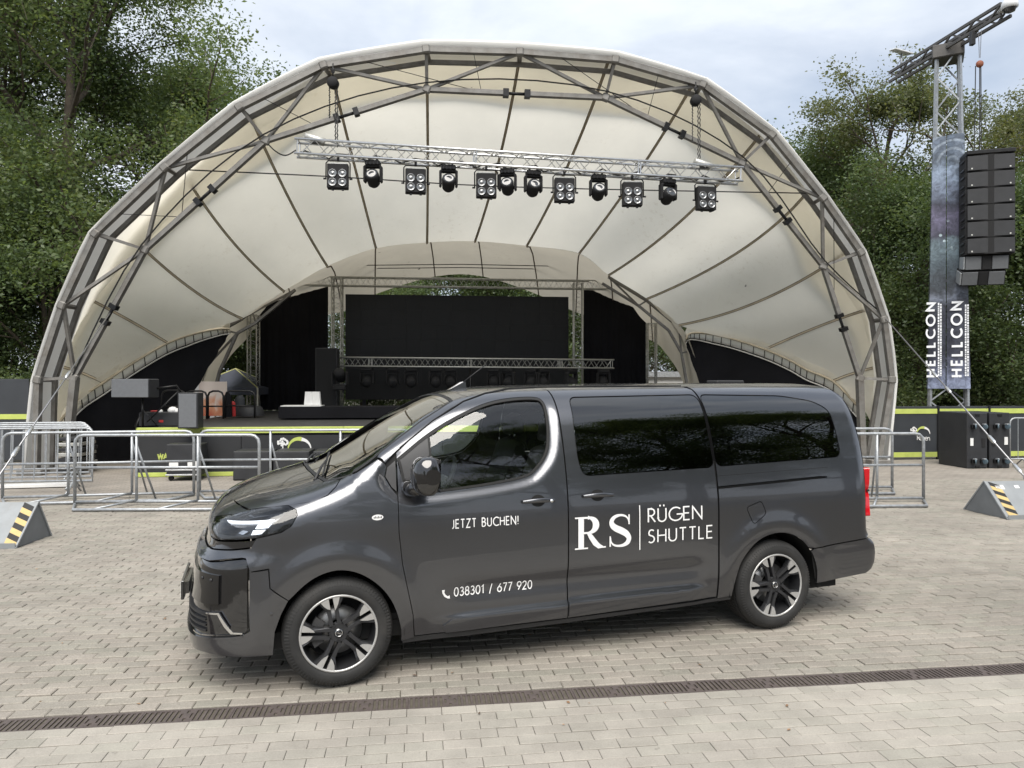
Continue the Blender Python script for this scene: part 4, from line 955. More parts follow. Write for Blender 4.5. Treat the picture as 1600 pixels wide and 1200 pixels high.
# ------------------------------------------------------------------ stage canopy
def cloth_mat(name, col, tr, var=.10, stain=(.30, .24, .15), stain_amt=.35):
    m = bpy.data.materials.new(name); m.use_nodes = True; n = m.node_tree.nodes; l = m.node_tree.links; MATS[name] = m; n.remove(n["Principled BSDF"]); out = n["Material Output"]
    g = n.new("ShaderNodeNewGeometry")
    def noise(scale, det, rough):
        t = n.new("ShaderNodeTexNoise"); t.inputs['Scale'].default_value = scale; t.inputs['Detail'].default_value = det; t.inputs['Roughness'].default_value = rough; l.new(g.outputs['Position'], t.inputs['Vector']); return t.outputs['Fac']
    def rng(s, f0, f1, t0, t1):
        r = n.new("ShaderNodeMapRange"); r.inputs['From Min'].default_value = f0; r.inputs['From Max'].default_value = f1; r.inputs['To Min'].default_value = t0; r.inputs['To Max'].default_value = t1; l.new(s, r.inputs['Value']); return r.outputs['Result']
    a = n.new("ShaderNodeMix"); a.data_type = 'RGBA'; a.blend_type = 'MULTIPLY'; a.inputs['Factor'].default_value = 1; a.inputs['A'].default_value = (*col, 1); l.new(rng(noise(.5, 8, .6), .3, .7, 1 - var, 1 + var * .5), a.inputs['B'])
    b = n.new("ShaderNodeMix"); b.data_type = 'RGBA'; l.new(a.outputs['Result'], b.inputs['A']); b.inputs['B'].default_value = (*stain, 1)
    q = n.new("ShaderNodeMath"); q.operation = 'MULTIPLY'; l.new(rng(noise(.45, 6, .6), .50, .66, 0, 1), q.inputs[0]); l.new(rng(noise(6, 9, .8), .54, .70, 0, stain_amt), q.inputs[1]); l.new(q.outputs[0], b.inputs['Factor'])
    c = n.new("ShaderNodeMix"); c.data_type = 'RGBA'; l.new(b.outputs['Result'], c.inputs['A']); c.inputs['B'].default_value = (.09, .075, .055, 1); l.new(rng(noise(2.6, 2, .4), .775, .79, 0, .8), c.inputs['Factor'])
    bp = n.new("ShaderNodeBump"); bp.inputs['Strength'].default_value = .30; bp.inputs['Distance'].default_value = .06; l.new(noise(1.7, 3, .5), bp.inputs['Height'])
    d = n.new("ShaderNodeBsdfDiffuse"); t = n.new("ShaderNodeBsdfTranslucent"); l.new(bp.outputs['Normal'], d.inputs['Normal']); l.new(c.outputs['Result'], d.inputs['Color']); l.new(c.outputs['Result'], t.inputs['Color'])
    mx = n.new("ShaderNodeMixShader"); mx.inputs[0].default_value = tr; l.new(d.outputs[0], mx.inputs[1]); l.new(t.outputs[0], mx.inputs[2]); l.new(mx.outputs[0], out.inputs['Surface'])
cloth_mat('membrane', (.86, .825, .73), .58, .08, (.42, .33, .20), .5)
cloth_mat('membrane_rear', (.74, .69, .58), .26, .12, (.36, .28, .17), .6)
cloth_mat('membrane_top', (.82, .82, .80), .2, .05, (.5, .5, .46), .2)
AL, A0, LEAN = None, 16.3, .10
apx = [(60, 690), (60, 593), (98, 477), (150, 365), (258, 262), (375, 168), (506, 103), (666, 78), (812, 82), (961, 94), (1097, 133), (1205, 211), (1285, 309), (1344, 394), (1381, 499), (1393, 593), (1379, 675)]
A = [pl(x, y, A0, LEAN) for x, y in apx]
A[0].z = 0.0; A[0].x -= .05; A[-1].x -= .12; A[-1].z = 0.0
cpx = [(84, 660), (117, 590), (227, 390), (416, 220), (667, 140), (946, 153), (1159, 255), (1286, 416), (1343, 591), (1370, 690)]
C = [pl(x, y, A0 + .25, LEAN) for x, y in cpx]; C[0] = Vector((A[0].x + .42, A[0].y + .3, 0)); C[-1] = Vector((A[-1].x - .20, A[-1].y + .3, 0))
canopy = empty('stage_canopy', (0, 16.3, 0), 0, 'large cream tensioned canopy on a grey steel arch over the stage', 'canopy')
canopy.location = (0, 0, 0)
UPA = Vector((0, -LEAN, 1))
def beam(nm, a, b, w=.13, h=.13): return MB().bar(a, b, w, h, up=(0, 1, 0)).build(nm, MATS['arch_steel'], canopy)
Bc = [p + Vector((0, .45, 0)) for p in A]; cen = Vector((-.3, 16, 3.0))
for i in range(len(A) - 1):
    beam('outer_chord', A[i], A[i + 1], .11, .13); d = (cen - Bc[i]).normalized() * .06; d2 = (cen - Bc[i + 1]).normalized() * .06
    beam('rear_chord', Bc[i] + d, Bc[i + 1] + d2, .08, .095)
for i in range(1, len(A) - 1):
    beam('chord_tie', A[i] + Vector((0, .05, 0)), Bc[i], .07, .07)
    MB().box(A[i] + Vector((0, -.02, 0)), (.17, .14, .17), bev=.025, M=Matrix.Rotation(-math.atan2((A[i + 1] - A[i - 1]).z, (A[i + 1] - A[i - 1]).x), 4, 'Y')).build('chord_node', MATS['arch_steel'], canopy)
gaps = {2, 3, 5, 7, 8}
for i in range(len(C) - 1):
    a, b = C[i], C[i + 1]; L = (b - a).length
    if i == 0 or i == len(C) - 2: beam('inner_chord', a, b, .13, .17); continue
    t1, t2 = .44, .56
    beam('inner_chord', a, a.lerp(b, t1), .09, .125); beam('inner_chord', a.lerp(b, t2), b, .09, .125)
    MB().tube([a.lerp(b, t1 - .02), a.lerp(b, t2 + .02)], .035, 8).build('turnbuckle', MATS['black_metal'], canopy)
    for t in (t1, t2): MB().bar(a.lerp(b, t - .02), a.lerp(b, t + .012), .16, .15, up=(0, 1, 0)).build('chord_fork', MATS['black_metal'], canopy)
for p in C[1:-1]: MB().box(p + Vector((0, -.02, 0)), (.165, .13, .165), bev=.025, M=Matrix.Rotation(.4, 4, 'Y')).build('chord_node', MATS['arch_steel'], canopy)
webs = [(1, 1), (2, 1), (2, 2), (3, 2), (4, 2), (4, 3), (5, 3), (6, 3), (6, 4), (7, 4), (8, 4), (8, 5), (9, 5), (10, 5), (10, 6), (11, 6), (12, 6), (12, 7), (13, 7), (14, 7), (14, 8), (15, 8)]
for i, j in webs: beam('web_brace', A[i] + Vector((0, .02, 0)), C[j], .06, .08)
# membrane: seams traced from the front chord to the neck, with their distances
seams = [((66, 690), (85, 668), (100, 650), 16.35, 16.1), ((90, 572), (125, 582), (160, 598), 16.4, 16.9), ((120, 458), (193, 496), (260, 535), 16.2, 18.2), ((180, 345), (283, 440), (378, 498), 15.9, 19.8),
         ((281, 262), (358, 372), (443, 455), 15.6, 20.2), ((388, 176), (454, 316), (511, 416), 15.4, 20.4), ((516, 108), (550, 245), (587, 388), 15.3, 20.6), ((666, 83), (668, 230), (667, 379), 15.35, 20.8),
         ((812, 87), (782, 240), (742, 377), 15.5, 20.9), ((950, 97), (890, 252), (823, 384), 15.7, 21.0), ((1080, 136), (1000, 265), (905, 396), 16.0, 21.2), ((1188, 211), (1072, 338), (951, 430), 16.3, 21.4),
         ((1262, 300), (1160, 390), (1011, 467), 16.7, 21.6), ((1325, 392), (1195, 467), (1061, 508), 17.1, 21.4), ((1354, 484), (1280, 510), (1198, 545), 17.4, 19.9), ((1365, 575), (1332, 584), (1303, 595), 17.7, 18.6), ((1368, 680), (1350, 640), (1330, 622), 17.8, 17.7)]
rows = []
for s0, s1, s2, d0, d2 in seams:
    # quadratic through the three traced points
    r = []
    for k in range(25):
        t = k / 24; q = [(1 - t) * (1 - 2 * t) * s0[c] + 4 * t * (1 - t) * s1[c] + t * (2 * t - 1) * s2[c] for c in (0, 1)]
        r.append(at(q[0], q[1], d0 + (d2 - d0) * (t ** .85) + .35))
    rows.append(r)
fine = []
cols = [crom([r[k] for r in rows], 6) for k in range(25)]
fine = [[cols[k][i] for k in range(25)] for i in range(len(cols[0]))]
# the panels between seams belly out a little
for i in range(len(fine)):
    ph_ = math.sin(math.pi * (i % 6) / 6)
    for k in range(25): fine[i][k] = fine[i][k] + (fine[i][k] - Vector((0, 17, 2))).normalized() * (.05 * ph_ * math.sin(math.pi * k / 24))
for i in range(len(rows) - 1):
    grid_mesh('membrane_panel', fine[6 * i:6 * i + 7], MATS['membrane'], canopy)
mat('seam', (.50, .43, .31), .8, 0, var=.2, scale=3)
mat('seam_dark', (.13, .10, .07), .8, 0, var=.2, scale=3)
ins = Vector((0, 17, 2))
for i in range(1, len(rows) - 1):
    r = [p + (ins - p).normalized() * .02 for p in rows[i]]; sd = [Vector((0, 0, 0))] * 25
    v = MB(); a = []; b = []
    for k in range(25):
        tg = (rows[i][min(k + 1, 24)] - rows[i][max(k - 1, 0)]).normalized(); sdv = tg.cross((ins - rows[i][k]).normalized()).normalized() * .028
        a.append(r[k] + sdv); b.append(r[k] - sdv)
    sm = grid_mesh('seam_strap', [a, b], MATS['seam'], canopy)
    for q in (a, b): MB().tube(q, .007, 5).build('seam_rope', MATS['seam_dark'], sm)
# white roll of cloth over the front chord
lip = []
Aup = [A[0] + Vector((-.12, -.04, 0))] + A[1:-1] + [A[-1] + Vector((.12, -.04, 0))]
for i, p in enumerate(Aup):
    o = (p - cen); o.y = 0; o.normalize(); q = p + o * .075; tk = .02 + .10 * max(0, o.z) ** 1.5
    lip.append([q + Vector((0, -.06, 0)) - o * .02, q + Vector((0, -.12, 0)) + o * tk * .5, q + Vector((0, -.08, 0)) + o * tk, q + Vector((0, .15, 0)) + o * (tk + .05), q + Vector((0, .9, 0)) + o * (tk + .02)])
def facet(P, n=4):
    out = []
    for i in range(len(P) - 1):
        for k in range(n): out.append(P[i].lerp(P[i + 1], k / n))
    return out + [P[-1]]
cl = [[a.lerp(b, .3) for a, b in zip(facet([l_[k] for l_ in lip]), crom([l_[k] for l_ in lip], 4))] for k in range(5)]
grid_mesh('canopy_edge', [[cl[k][i] for k in range(5)] for i in range(len(cl[0]))], MATS['membrane_top'], canopy)
# top skin over the truss to the membrane (closes the shell from above)
topskin = []
for i in range(len(cl[0])):
    f0 = fine[min(int(i / (len(cl[0]) - 1) * (len(fine) - 1)), len(fine) - 1)]; a = cl[4][i]; b = f0[6] + (f0[6] - ins).normalized() * .15
    topskin.append([a, a.lerp(b, .5) + Vector((0, 0, .05)), b])
grid_mesh('canopy_top_skin', topskin, MATS['membrane'], canopy)
# rear shell behind the neck
N_ = [(284, 660), (318, 575), (347, 512), (376, 496), (443, 455), (511, 416), (587, 388), (667, 379), (742, 377), (823, 384), (905, 396), (951, 430), (1011, 467), (1061, 508), (1082, 545), (1108, 640)]
R_ = [(322, 660), (350, 572), (385, 530), (402, 512), (460, 500), (535, 487), (586, 460), (680, 432), (755, 432), (842, 461), (900, 488), (960, 508), (1020, 533), (1040, 552), (1062, 585), (1082, 640)]
nd = [19.6, 19.8, 19.9, 20.15, 20.55, 20.75, 20.95, 21.15, 21.25, 21.35, 21.55, 21.75, 21.95, 21.75, 21.7, 21.7]
rr = [];
for i in range(16):
    a = at(*N_[i], nd[i] + .02); b = at(*R_[i], 26.5 + .1 * (R_[i][0] - 700) / 100 - (4.5 if i in (0, 15) else 3.5 if i in (1, 14) else 2.0 if i in (2, 13) else 0))
    m_ = a.lerp(b, .45) + Vector((0, 0, .55 if 2 < i < 13 else .1)); rr.append([a, a.lerp(m_, .5) + Vector((0, 0, .12 if 2 < i < 13 else 0)), m_, m_.lerp(b, .5) + Vector((0, 0, .1 if 2 < i < 13 else 0)), b])
cc = [crom([r[k] for r in rr], 4) for k in range(5)]
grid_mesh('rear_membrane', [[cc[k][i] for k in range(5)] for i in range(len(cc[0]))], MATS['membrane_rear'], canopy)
# neck arch: two chords, webs, rear seams
nc1 = [at(*N_[i], nd[i] + .55) + Vector((0, 0, .22 if 3 < i < 11 else -.05)) for i in range(16)]; nc1[0].z = 0; nc1[-1].z = 0
nc2 = [p.lerp(Vector((-.5, p.y + .3, 1.5)), .055) for p in nc1]; nc2[0].z = 0; nc2[-1].z = 0
for i in (0, 1, 2, 3, 11, 12, 13, 14):
    MB().bar(nc1[i], nc1[i + 1], .09, .12, up=(0, 1, 0)).build('neck_chord', MATS['arch_steel'], canopy); MB().bar(nc2[i], nc2[i + 1], .07, .10, up=(0, 1, 0)).build('neck_chord', MATS['arch_steel'], canopy)
    MB().bar(nc1[i], nc2[i + 1] if i % 2 else nc2[i], .05, .06, up=(0, 1, 0)).build('neck_web', MATS['arch_steel'], canopy)
for i in range(3, 13):
    MB().tube([p + Vector((0, 0, -.03)) for p in rr[i]], .022, 5).build('rear_seam', MATS['seam_dark'], canopy)
for y_, d_ in ((415, 24.0), (420, 24.6)): MB().tube([at(520, y_, d_), at(720, y_ - 2, d_), at(925, y_ + 2, d_ + .6)], .014, 5).build('bracing_cable', MATS['cable_black'], canopy)
# laced lower edges of the membrane, and the black side curtains that hang from them
def side_edge(pts, deps):
    return crom([at(x, y, d) for (x, y), d in zip(pts, deps)], 6)
eL = side_edge([(92, 664), (100, 650), (127, 621), (160, 599), (208, 567), (260, 537), (302, 522), (340, 514), (358, 514)], [16.2, 16.35, 16.9, 17.2, 17.9, 18.6, 19.2, 19.8, 20.1])
eR = side_edge([(1345, 640), (1303, 597), (1261, 578), (1234, 563), (1195, 546), (1142, 529), (1103, 521), (1079, 521), (1072, 530)], [18.2, 18.9, 19.4, 19.8, 20.2, 20.9, 21.4, 21.7, 21.75])
for e in (eL, eR):
    MB().tube([p + Vector((0, 0, 0)) for p in e], .03, 6).build('edge_rope', MATS['seam'], canopy)
    c2 = [p + Vector((0, .06, -.26 * (0.45 + .55 * min(1, (len(e) - 1 - k) / 14)))) for k, p in enumerate(e)]
    MB().tube(c2, .018, 5).build('curtain_rope', MATS['rope_white'], canopy)
    grid_mesh('edge_flap', [[p + Vector((0, .10, .24)) for p in e], [p + Vector((0, .05, 0)) for p in e], [p + Vector((0, .12, -.20 * (0.45 + .55 * min(1, (len(e) - 1 - k) / 14)))) for k, p in enumerate(e)]], MATS['membrane'], canopy)
    for k in range(2, len(e) - 1, 2): MB().tube([e[k], c2[k]], .012, 4).build('lacing', MATS['cable_black'], canopy)
for e, nm in ((eL, 'black side curtain hanging from the left canopy edge beside the speakers'), (eR, 'black side curtain hanging from the right canopy edge above the van roof')):
    rows_ = []; tip = e[-1] + Vector((0, .1, -.05)); ft = at(300, 648, 19.7) if e is eL else at(1110, 660, 21.7)
    for k, p in enumerate(e):
        t0 = p + Vector((0, .14, -.10 * (0.45 + .55 * min(1, (len(e) - 1 - k) / 14)))); w = math.sin(k * 1.9) * .05
        f_ = (p.x - ft.x) / (tip.x - ft.x); zb = 0.0 if f_ <= 0 else min(t0.z - .02, ft.z + (tip.z - ft.z) * f_ ** 1.0)
        if 0 > f_ > -.12: zb = ft.z * (1 + f_ / .12)
        rows_.append([Vector((t0.x, t0.y + w * f, t0.z + (zb - t0.z) * f)) for f in (0, .05, .25, .5, .75, 1.0)])
    tag(grid_mesh('side_curtain', rows_, MATS['black_cloth']), nm, 'curtain', 'black side curtains')
# hanger wires between chords
for i, j, t in ((5, 3, .25), (6, 4, .35), (7, 4, .5), (8, 5, .4), (9, 5, .5), (11, 6, .4), (12, 7, .3), (4, 2, .3), (3, 2, .3)):
    a = A[i].lerp(A[i + 1], t); b = C[j].lerp(C[min(j + 1, 9)], .3); MB().tube([a, b], .008, 4).build('hanger_wire', MATS['cable_black'], canopy)
cab = [at(283, 265, 15.5), at(520, 276, 15.6), at(800, 292, 15.9), at(1262, 302, 16.7)]
MB().tube(crom(cab, 4), .014, 5).build('cross_cable', MATS['cable_black'], canopy)
pw = [C[1] + Vector((0, -.08, .05))] + [c + Vector((0, -.12, .10)) for c in C[2:8]] + [at(1390, 500, 16.9)]
MB().tube(crom(pw, 5), .016, 5).build('power_cable', MATS['cable_black'], canopy)
# foot plates
for p in (A[0], C[0], A[-1], C[-1]): MB().box((p.x, p.y, .05), (.5, .5, .1), bev=.01).build('foot_plate', MATS['arch_steel'], canopy)

# ------------------------------------------------------------------ trusses
def truss(name, P0, P1, s=.29, r=.025, n=18, m='aluminium', label=None, group=None, ends=True, joints=()):
    """four-chord ladder truss from P0 to P1 (axis through its middle)"""
    t = empty(name, (0, 0, 0), 0, label, 'truss', group); ax = (P1 - P0); L = ax.length; ax.normalize()
    side = ax.cross(Vector((0, 0, 1))); side = side.normalized() if side.length > .1 else Vector((1, 0, 0)); up = side.cross(ax).normalized(); h = s / 2
    cs = [(-h, -h), (h, -h), (h, h), (-h, h)]
    pt = lambda k, f: P0 + ax * (L * f) + side * cs[k][0] + up * cs[k][1]
    for k in range(4): MB().tube([pt(k, 0), pt(k, 1)], r, 8).build('chord', MATS[m], t)
    for k in range(4):
        q = (k + 1) % 4; path = [pt(k if i % 2 == 0 else q, (i + .5) / (n + 0.0)) for i in range(n)]
        MB().tube(path, r * .42, 5).build('lacing', MATS[m], t)
        for f in [0.006, .994] + list(joints):
            MB().tube([pt(k, f), pt(q, f)], r * .5, 5).build('end_rung', MATS[m], t)
    return t
T0 = pl(462, 231, 15.35) ; T1 = pl(1157, 275, 15.35)
truss('lighting_truss', T0, T1, .29, .026, 36, label='silver lighting truss hung across the front of the canopy', joints=(.385, .39, .755, .76))
tax = (T1 - T0).normalized()
for (px, py), i, nm in (((517, 130), 6, 'left'), ((1083, 160), 10, 'right')):
    f = (px - 462) / (1157 - 462); b = T0.lerp(T1, f) + Vector((0, 0, .16)); top = A[i].lerp(A[i + (1 if i == 6 else -1)], .08); top = Vector((b.x, b.y, top.z))
    h = empty('chain_hoist', (b.x, b.y, b.z), 0, f'black chain hoist carrying the {nm} end of the lighting truss', 'hoist', 'hoists of the lighting truss'); h.location = (0, 0, 0)
    d = top.z - b.z; M = Matrix.Translation((b.x, b.y, top.z - .42)) @ Matrix.Rotation(math.pi / 2, 4, 'X')
    MB().lathe([(0, .09), (.10, .09), (.115, .06), (.115, -.06), (.10, -.09), (0, -.09)], 20, M).build('hoist_body', MATS['black_matt'], h)
    MB().tube([(b.x + .03 * math.cos(a), b.y, top.z - .17 + .05 * math.sin(a)) for a in np.linspace(0, 2 * math.pi, 13)[:-1]], .012, 6, closed=True).build('hook', MATS['black_metal'], h)
    MB().tube([(b.x, b.y, top.z - .02), (b.x, b.y, top.z - .33)], .014, 6).build('sling', MATS['black_metal'], h)
    for k, (dx, ln) in enumerate(((-.07, d - .5), (.05, d - .05), (.09, d + .1))):
        pts = []; n = 26
        for q in range(n): pts.append((b.x + dx + .008 * (-1) ** q, b.y + .006 * (-1) ** (q // 2), top.z - .5 - (ln - .5) * q / (n - 1)))
        MB().tube(pts, .013, 4).build('chain', MATS['cable_black'], h)
def blinder(p, tilt):
    b = empty('blinder_light', p, 0); 
    MB().box((0, 0, -.42), (.42, .16, .50), bev=.012).build('housing', MATS['black_matt'], b)
    for i in (-1, 1):
        for j in (0, 1):
            M = Matrix.Translation((i * .098, -.085, -.37 - .185 * j)) @ Matrix.Rotation(math.pi / 2, 4, 'X')
            ln = MB(); ln.lathe([(.080, -.01), (.084, .012), (.076, .016), (.062, .002), (.042, -.006), (.028, .008), (0, .012)], 20, M); ln.build('lamp_lens', MATS['lamp_lens'], b)
    y = MB(); y.tube([(-.24, 0, -.46), (-.24, 0, -.14), (-.20, 0, -.09), (.20, 0, -.09), (.24, 0, -.14), (.24, 0, -.46)], .014, 6); y.build('yoke', MATS['black_metal'], b)
    MB().tube([(-.29, 0, -.46), (-.23, 0, -.46)], .02, 8).build('yoke_knob', MATS['black_metal'], b); MB().tube([(.29, 0, -.46), (.23, 0, -.46)], .02, 8).build('yoke_knob', MATS['black_metal'], b)
    for dx in (-.10, .10): MB().box((dx, -.02, -.69), (.05, .05, .035), bev=.006).build('foot', MATS['black_metal'], b)
    MB().box((0, 0, -.05), (.05, .06, .10), bev=.005).build('clamp', MATS['black_metal'], b); MB().box((0, -.02, -.155), (.36, .02, .05), bev=.003).build('label_plate', MATS['alu_dull'], b)
    return b
def moving_head(p):
    h = empty('moving_head_light', p, 0)
    MB().box((0, 0, -.10), (.30, .22, .10), bev=.02).build('base', MATS['black_matt'], h)
    for sx in (-1, 1): MB().box((sx * .165, 0, -.32), (.05, .16, .34), bev=.02).build('yoke_arm', MATS['black_matt'], h)
    MB().box((0, 0, -.165), (.34, .15, .05), bev=.015).build('yoke_bridge', MATS['black_matt'], h)
    M = Matrix.Translation((0, -.03, -.40)) @ Matrix.Rotation(math.radians(62), 4, 'X')
    b = MB(); b.lathe([(0, -.20), (.09, -.20), (.125, -.15), (.135, -.02), (.14, .08), (.128, .13), (.118, .135)], 24, M); b.build('head', MATS['black_matt'], h)
    b = MB(); b.lathe([(.118, .135), (.11, .12), (.06, .128), (0, .14)], 24, M); b.build('lens', MATS['lens_dark'], h)
    for dx in (-.08, .08): MB().box((dx, 0, -.02), (.04, .05, .09), bev=.005).build('clamp', MATS['black_metal'], h)
    for dx in (-.11, -.04, .04, .11): MB().box((dx, -.10, -.115), (.035, .04, .07), bev=.008).build('base_lug', MATS['black_metal'], h)
    return h
B0 = blinder((0, 0, 0), 0); H0 = moving_head((0, 0, 0))
ordn = ['leftmost', 'second from the left', 'third from the left', 'fourth from the left', 'fifth from the left', 'rightmost']
def on_truss(px): return T0.lerp(T1, (px - 462) / 695.0) + Vector((0, -.02, -.13))
for k, px in enumerate((525, 641, 749, 871, 979, 1098)):
    o = B0 if k == 0 else copy_tree(B0); o.location = on_truss(px); o.rotation_euler = (math.radians(-4 + 3 * random.random()), 0, math.radians(6 + random.uniform(-6, 6)))
    tag(o, f'black four lamp blinder light, {ordn[k]} of the six on the front truss', 'stage light', 'blinder lights on the front truss')
for k, px in enumerate((577, 691, 782, 822, 925, 1037)):
    o = H0 if k == 0 else copy_tree(H0); o.location = on_truss(px); o.rotation_euler = (0, 0, math.radians(random.uniform(-14, 18)))
    tag(o, f'black moving head light, {ordn[k]} of the six on the front truss', 'stage light', 'moving heads on the front truss')
# small floods lying on the truss, and the cables along it
for k, (px, c) in enumerate(((492, 'left'), (1098, 'right'))):
    p = T0.lerp(T1, (px - 462) / 695.0) + Vector((0, .05, .21)); f = empty('flood_light', p, .3, f'small grey flood light lying on top of the truss at its {c} end', 'stage light', 'floods on top of the truss')
    M = Matrix.Rotation(math.pi / 2 + .25, 4, 'Y'); MB().lathe([(0, -.24), (.06, -.24), (.075, 0), (.085, .16), (.07, .17), (0, .15)], 16, M).build('flood_body', MATS['alu_dull'], f); MB().box((0, 0, -.07), (.2, .12, .03), bev=.005).build('flood_foot', MATS['black_metal'], f)
cb = MB(); pts = []
for k in range(60):
    p = T0.lerp(T1, k / 59); pts.append(p + Vector((0, .1, -.08 + .05 * math.sin(k * 1.3) + .03 * math.sin(k * 2.7))))
tag(cb.tube(pts, .018, 5).build('truss_cable', MATS['cable_black']), 'black power cable looped along inside the front lighting truss', 'cable')
sg_ = [at(416, 222, 15.3), at(430, 236, 15.3), at(446, 243, 15.4), T0 + Vector((.0, 0, -.05))]
tag(MB().tube(crom(sg_, 4), .014, 5).build('feed_cable', MATS['cable_black']), 'black cable sagging from the arch to the left truss end', 'cable')
# ------------------------------------------------------------------ stage platform and its kit
SY = 15.5                              # distance of the stage front at the middle
U = Vector((math.cos(math.atan(ROT)), math.sin(math.atan(ROT)), 0)); Vv = Vector((-U.y, U.x, 0)); SA = math.atan(ROT)
def spt(px, py, Y0=SY): return pl(px, py, Y0)
sL = spt(214, 668); sR = sL + U * 14.2; stage = empty('stage_platform', (sL.x, sL.y, 0), SA, 'black fronted stage platform edged with lime green strips', 'stage')
ZT = sL.z
MB().box((7.1, 5.0, ZT / 2 - .02), (14.2, 9.9, ZT - .05)).build('deck', MATS['stage_floor'], stage)
for k in range(7):
    w = 14.2 / 7; MB().box((w * (k + .5), -.02, (ZT - .22) / 2 + .06), (w - .008, .05, ZT - .25), bev=.004).build('front_panel', MATS['fascia'], stage)
    MB().box((w * (k + .5), -.035, ZT - .065), (w - .004, .06, .125), bev=.006).build('edge_strip', MATS['lime'], stage)
    MB().box((w * (k + .5), -.035, .045), (w - .004, .06, .085), bev=.006).build('base_strip', MATS['lime'], stage)
    for q in range(4): MB().lathe([(0, .006), (.012, .004), (.013, 0)], 8, Matrix.Translation((w * k + .25 + q * .5, -.066, ZT - .07)) @ Matrix.Rotation(math.pi / 2, 4, 'X')).build('screw', MATS['black_metal'], stage)
def flat(name, strokes, M, m, parent, dz=.0004):
    vs = []; fs = []
    for k, (v, f) in enumerate(strokes):
        b = len(vs); vs += [tuple(M @ Vector((a, c_, dz * (k + 1)))) for a, c_ in v]; fs += [tuple(i + b for i in q) for q in f]
    me = bpy.data.meshes.new(name); me.from_pydata(vs, [], fs); me.materials.append(MATS[m]); return link(name, me, parent)
FM = Matrix.Translation((0, -.048, 0)) @ Matrix.Rotation(math.pi / 2, 4, 'X')        # x right, y up on the stage front
def st_local(px, py): p = spt(px, py) - Vector((sL.x, sL.y, 0)); return (p.dot(U), p.z)
def tree_arch_logo(x, z, s, M, parent, lime='lime', white='white_paint'):
    """little round tree and a two-tone arch"""
    tr = []
    rnd = random.Random(3)
    for k in range(26):
        a = rnd.uniform(0, 6.28); r = .30 * math.sqrt(rnd.random()); cx, cz, q = x + s * (.32 + r * math.cos(a) * 1.05), z + s * (.48 + r * .72 * math.sin(a)), s * rnd.uniform(.045, .075)
        tr.append(([(cx + q * math.cos(t), cz + q * math.sin(t)) for t in np.linspace(0, 2 * math.pi, 9)[:-1]], [tuple(range(8))]))
    tr.append(ribbon([(x + s * .33, z + s * .02), (x + s * .33, z + s * .36)], s * .06)); tr.append(ribbon([(x + s * .2, z + s * .02), (x + s * .46, z + s * .02)], s * .03))
    flat('logo_tree', tr, M, white, parent)
    a1 = arc(1.25, .05, .62, .62, 175, 75, 14); w1 = [.05 + .20 * (k / 14) ** .8 for k in range(15)]; flat('logo_arch', [ribbon([(x + s * a, z + s * b) for a, b in a1], [s * w for w in w1])], M, lime, parent)
    a2 = arc(1.30, .05, .66, .60, 80, 0, 14); w2 = [.22 - .17 * (k / 14) for k in range(15)]; flat('logo_arch', [ribbon([(x + s * a, z + s * b) for a, b in a2], [s * w for w in w2])], M, white, parent, .0012)
x, z = st_local(434, 703); tree_arch_logo(x, z, .34, FM, stage)
x, z = st_local(248, 717)
for ch, st in text_glyphs('WA', x, z, .10, .24, .12)[0]: flat('letter', st, FM, 'lime', stage)
# lines printed on the rear of the fascia are hidden by the barriers; subwoofers stand before it
def cabinet(name, p, w, d, h, rz, label, cat, group=None, front='black_box', m='black_box', feet=True):
    o = empty(name, p, rz, label, cat, group)
    MB().box((0, 0, h / 2), (w, d, h), bev=.012).build('cabinet', MATS[m], o)
    MB().box((0, -d / 2 - .004, h / 2), (w - .05, .012, h - .05), bev=.004).build('grille', MATS[front], o)
    for sx in (-1, 1): MB().box((sx * (w / 2 + .002), 0, h * .6), (.008, d * .25, .05), bev=.002).build('side_handle', MATS['black_metal'], o)
    return o
for k, (px0, px1) in enumerate(((361, 418), (424, 480), (486, 545), (551, 610))):
    a = gp(px0, 751); b = gp(px1, 750.5); c_ = (a + b) / 2 + Vector((0, .36, 0)); w = (b - a).length
    cabinet('subwoofer', c_, w, .7, .56, SA, f'black subwoofer box on the ground before the stage, {["leftmost", "second from the left", "third from the left", "fourth from the left"][k]}', 'subwoofer', 'subwoofers before the stage')
sl = cabinet('slim_monitor', gp(440, 752) + Vector((0, .25, .57)), .01, .01, .01, 0, None, None) if False else None
# low flight case with aluminium edges before the stage
fc = empty('flight_case', gp(282, 752) + Vector((0, .3, 0)), SA, 'black wheeled case with two white labels behind the barrier', 'case')
MB().box((0, 0, .40), (.62, .5, .60), bev=.012).build('case_body', MATS['black_box'], fc)
for sx in (-1, 1): MB().box((sx * .17, -.256, .32), (.17, .012, .11), bev=.003).build('label_card', MATS['white_paint'], fc)
for zz_ in (.115, .21): MB().box((0, -.262, zz_), (.64, .025, .03), bev=.004).build('case_edge', MATS['aluminium'], fc)
for sx in (-1, 1): MB().lathe([(0, .02), (.05, .02), (.05, -.02), (0, -.02)], 14, Matrix.Translation((sx * .24, -.18, .05)) @ Matrix.Rotation(math.pi / 2, 4, 'X')).build('castor', MATS['rubber'], fc)
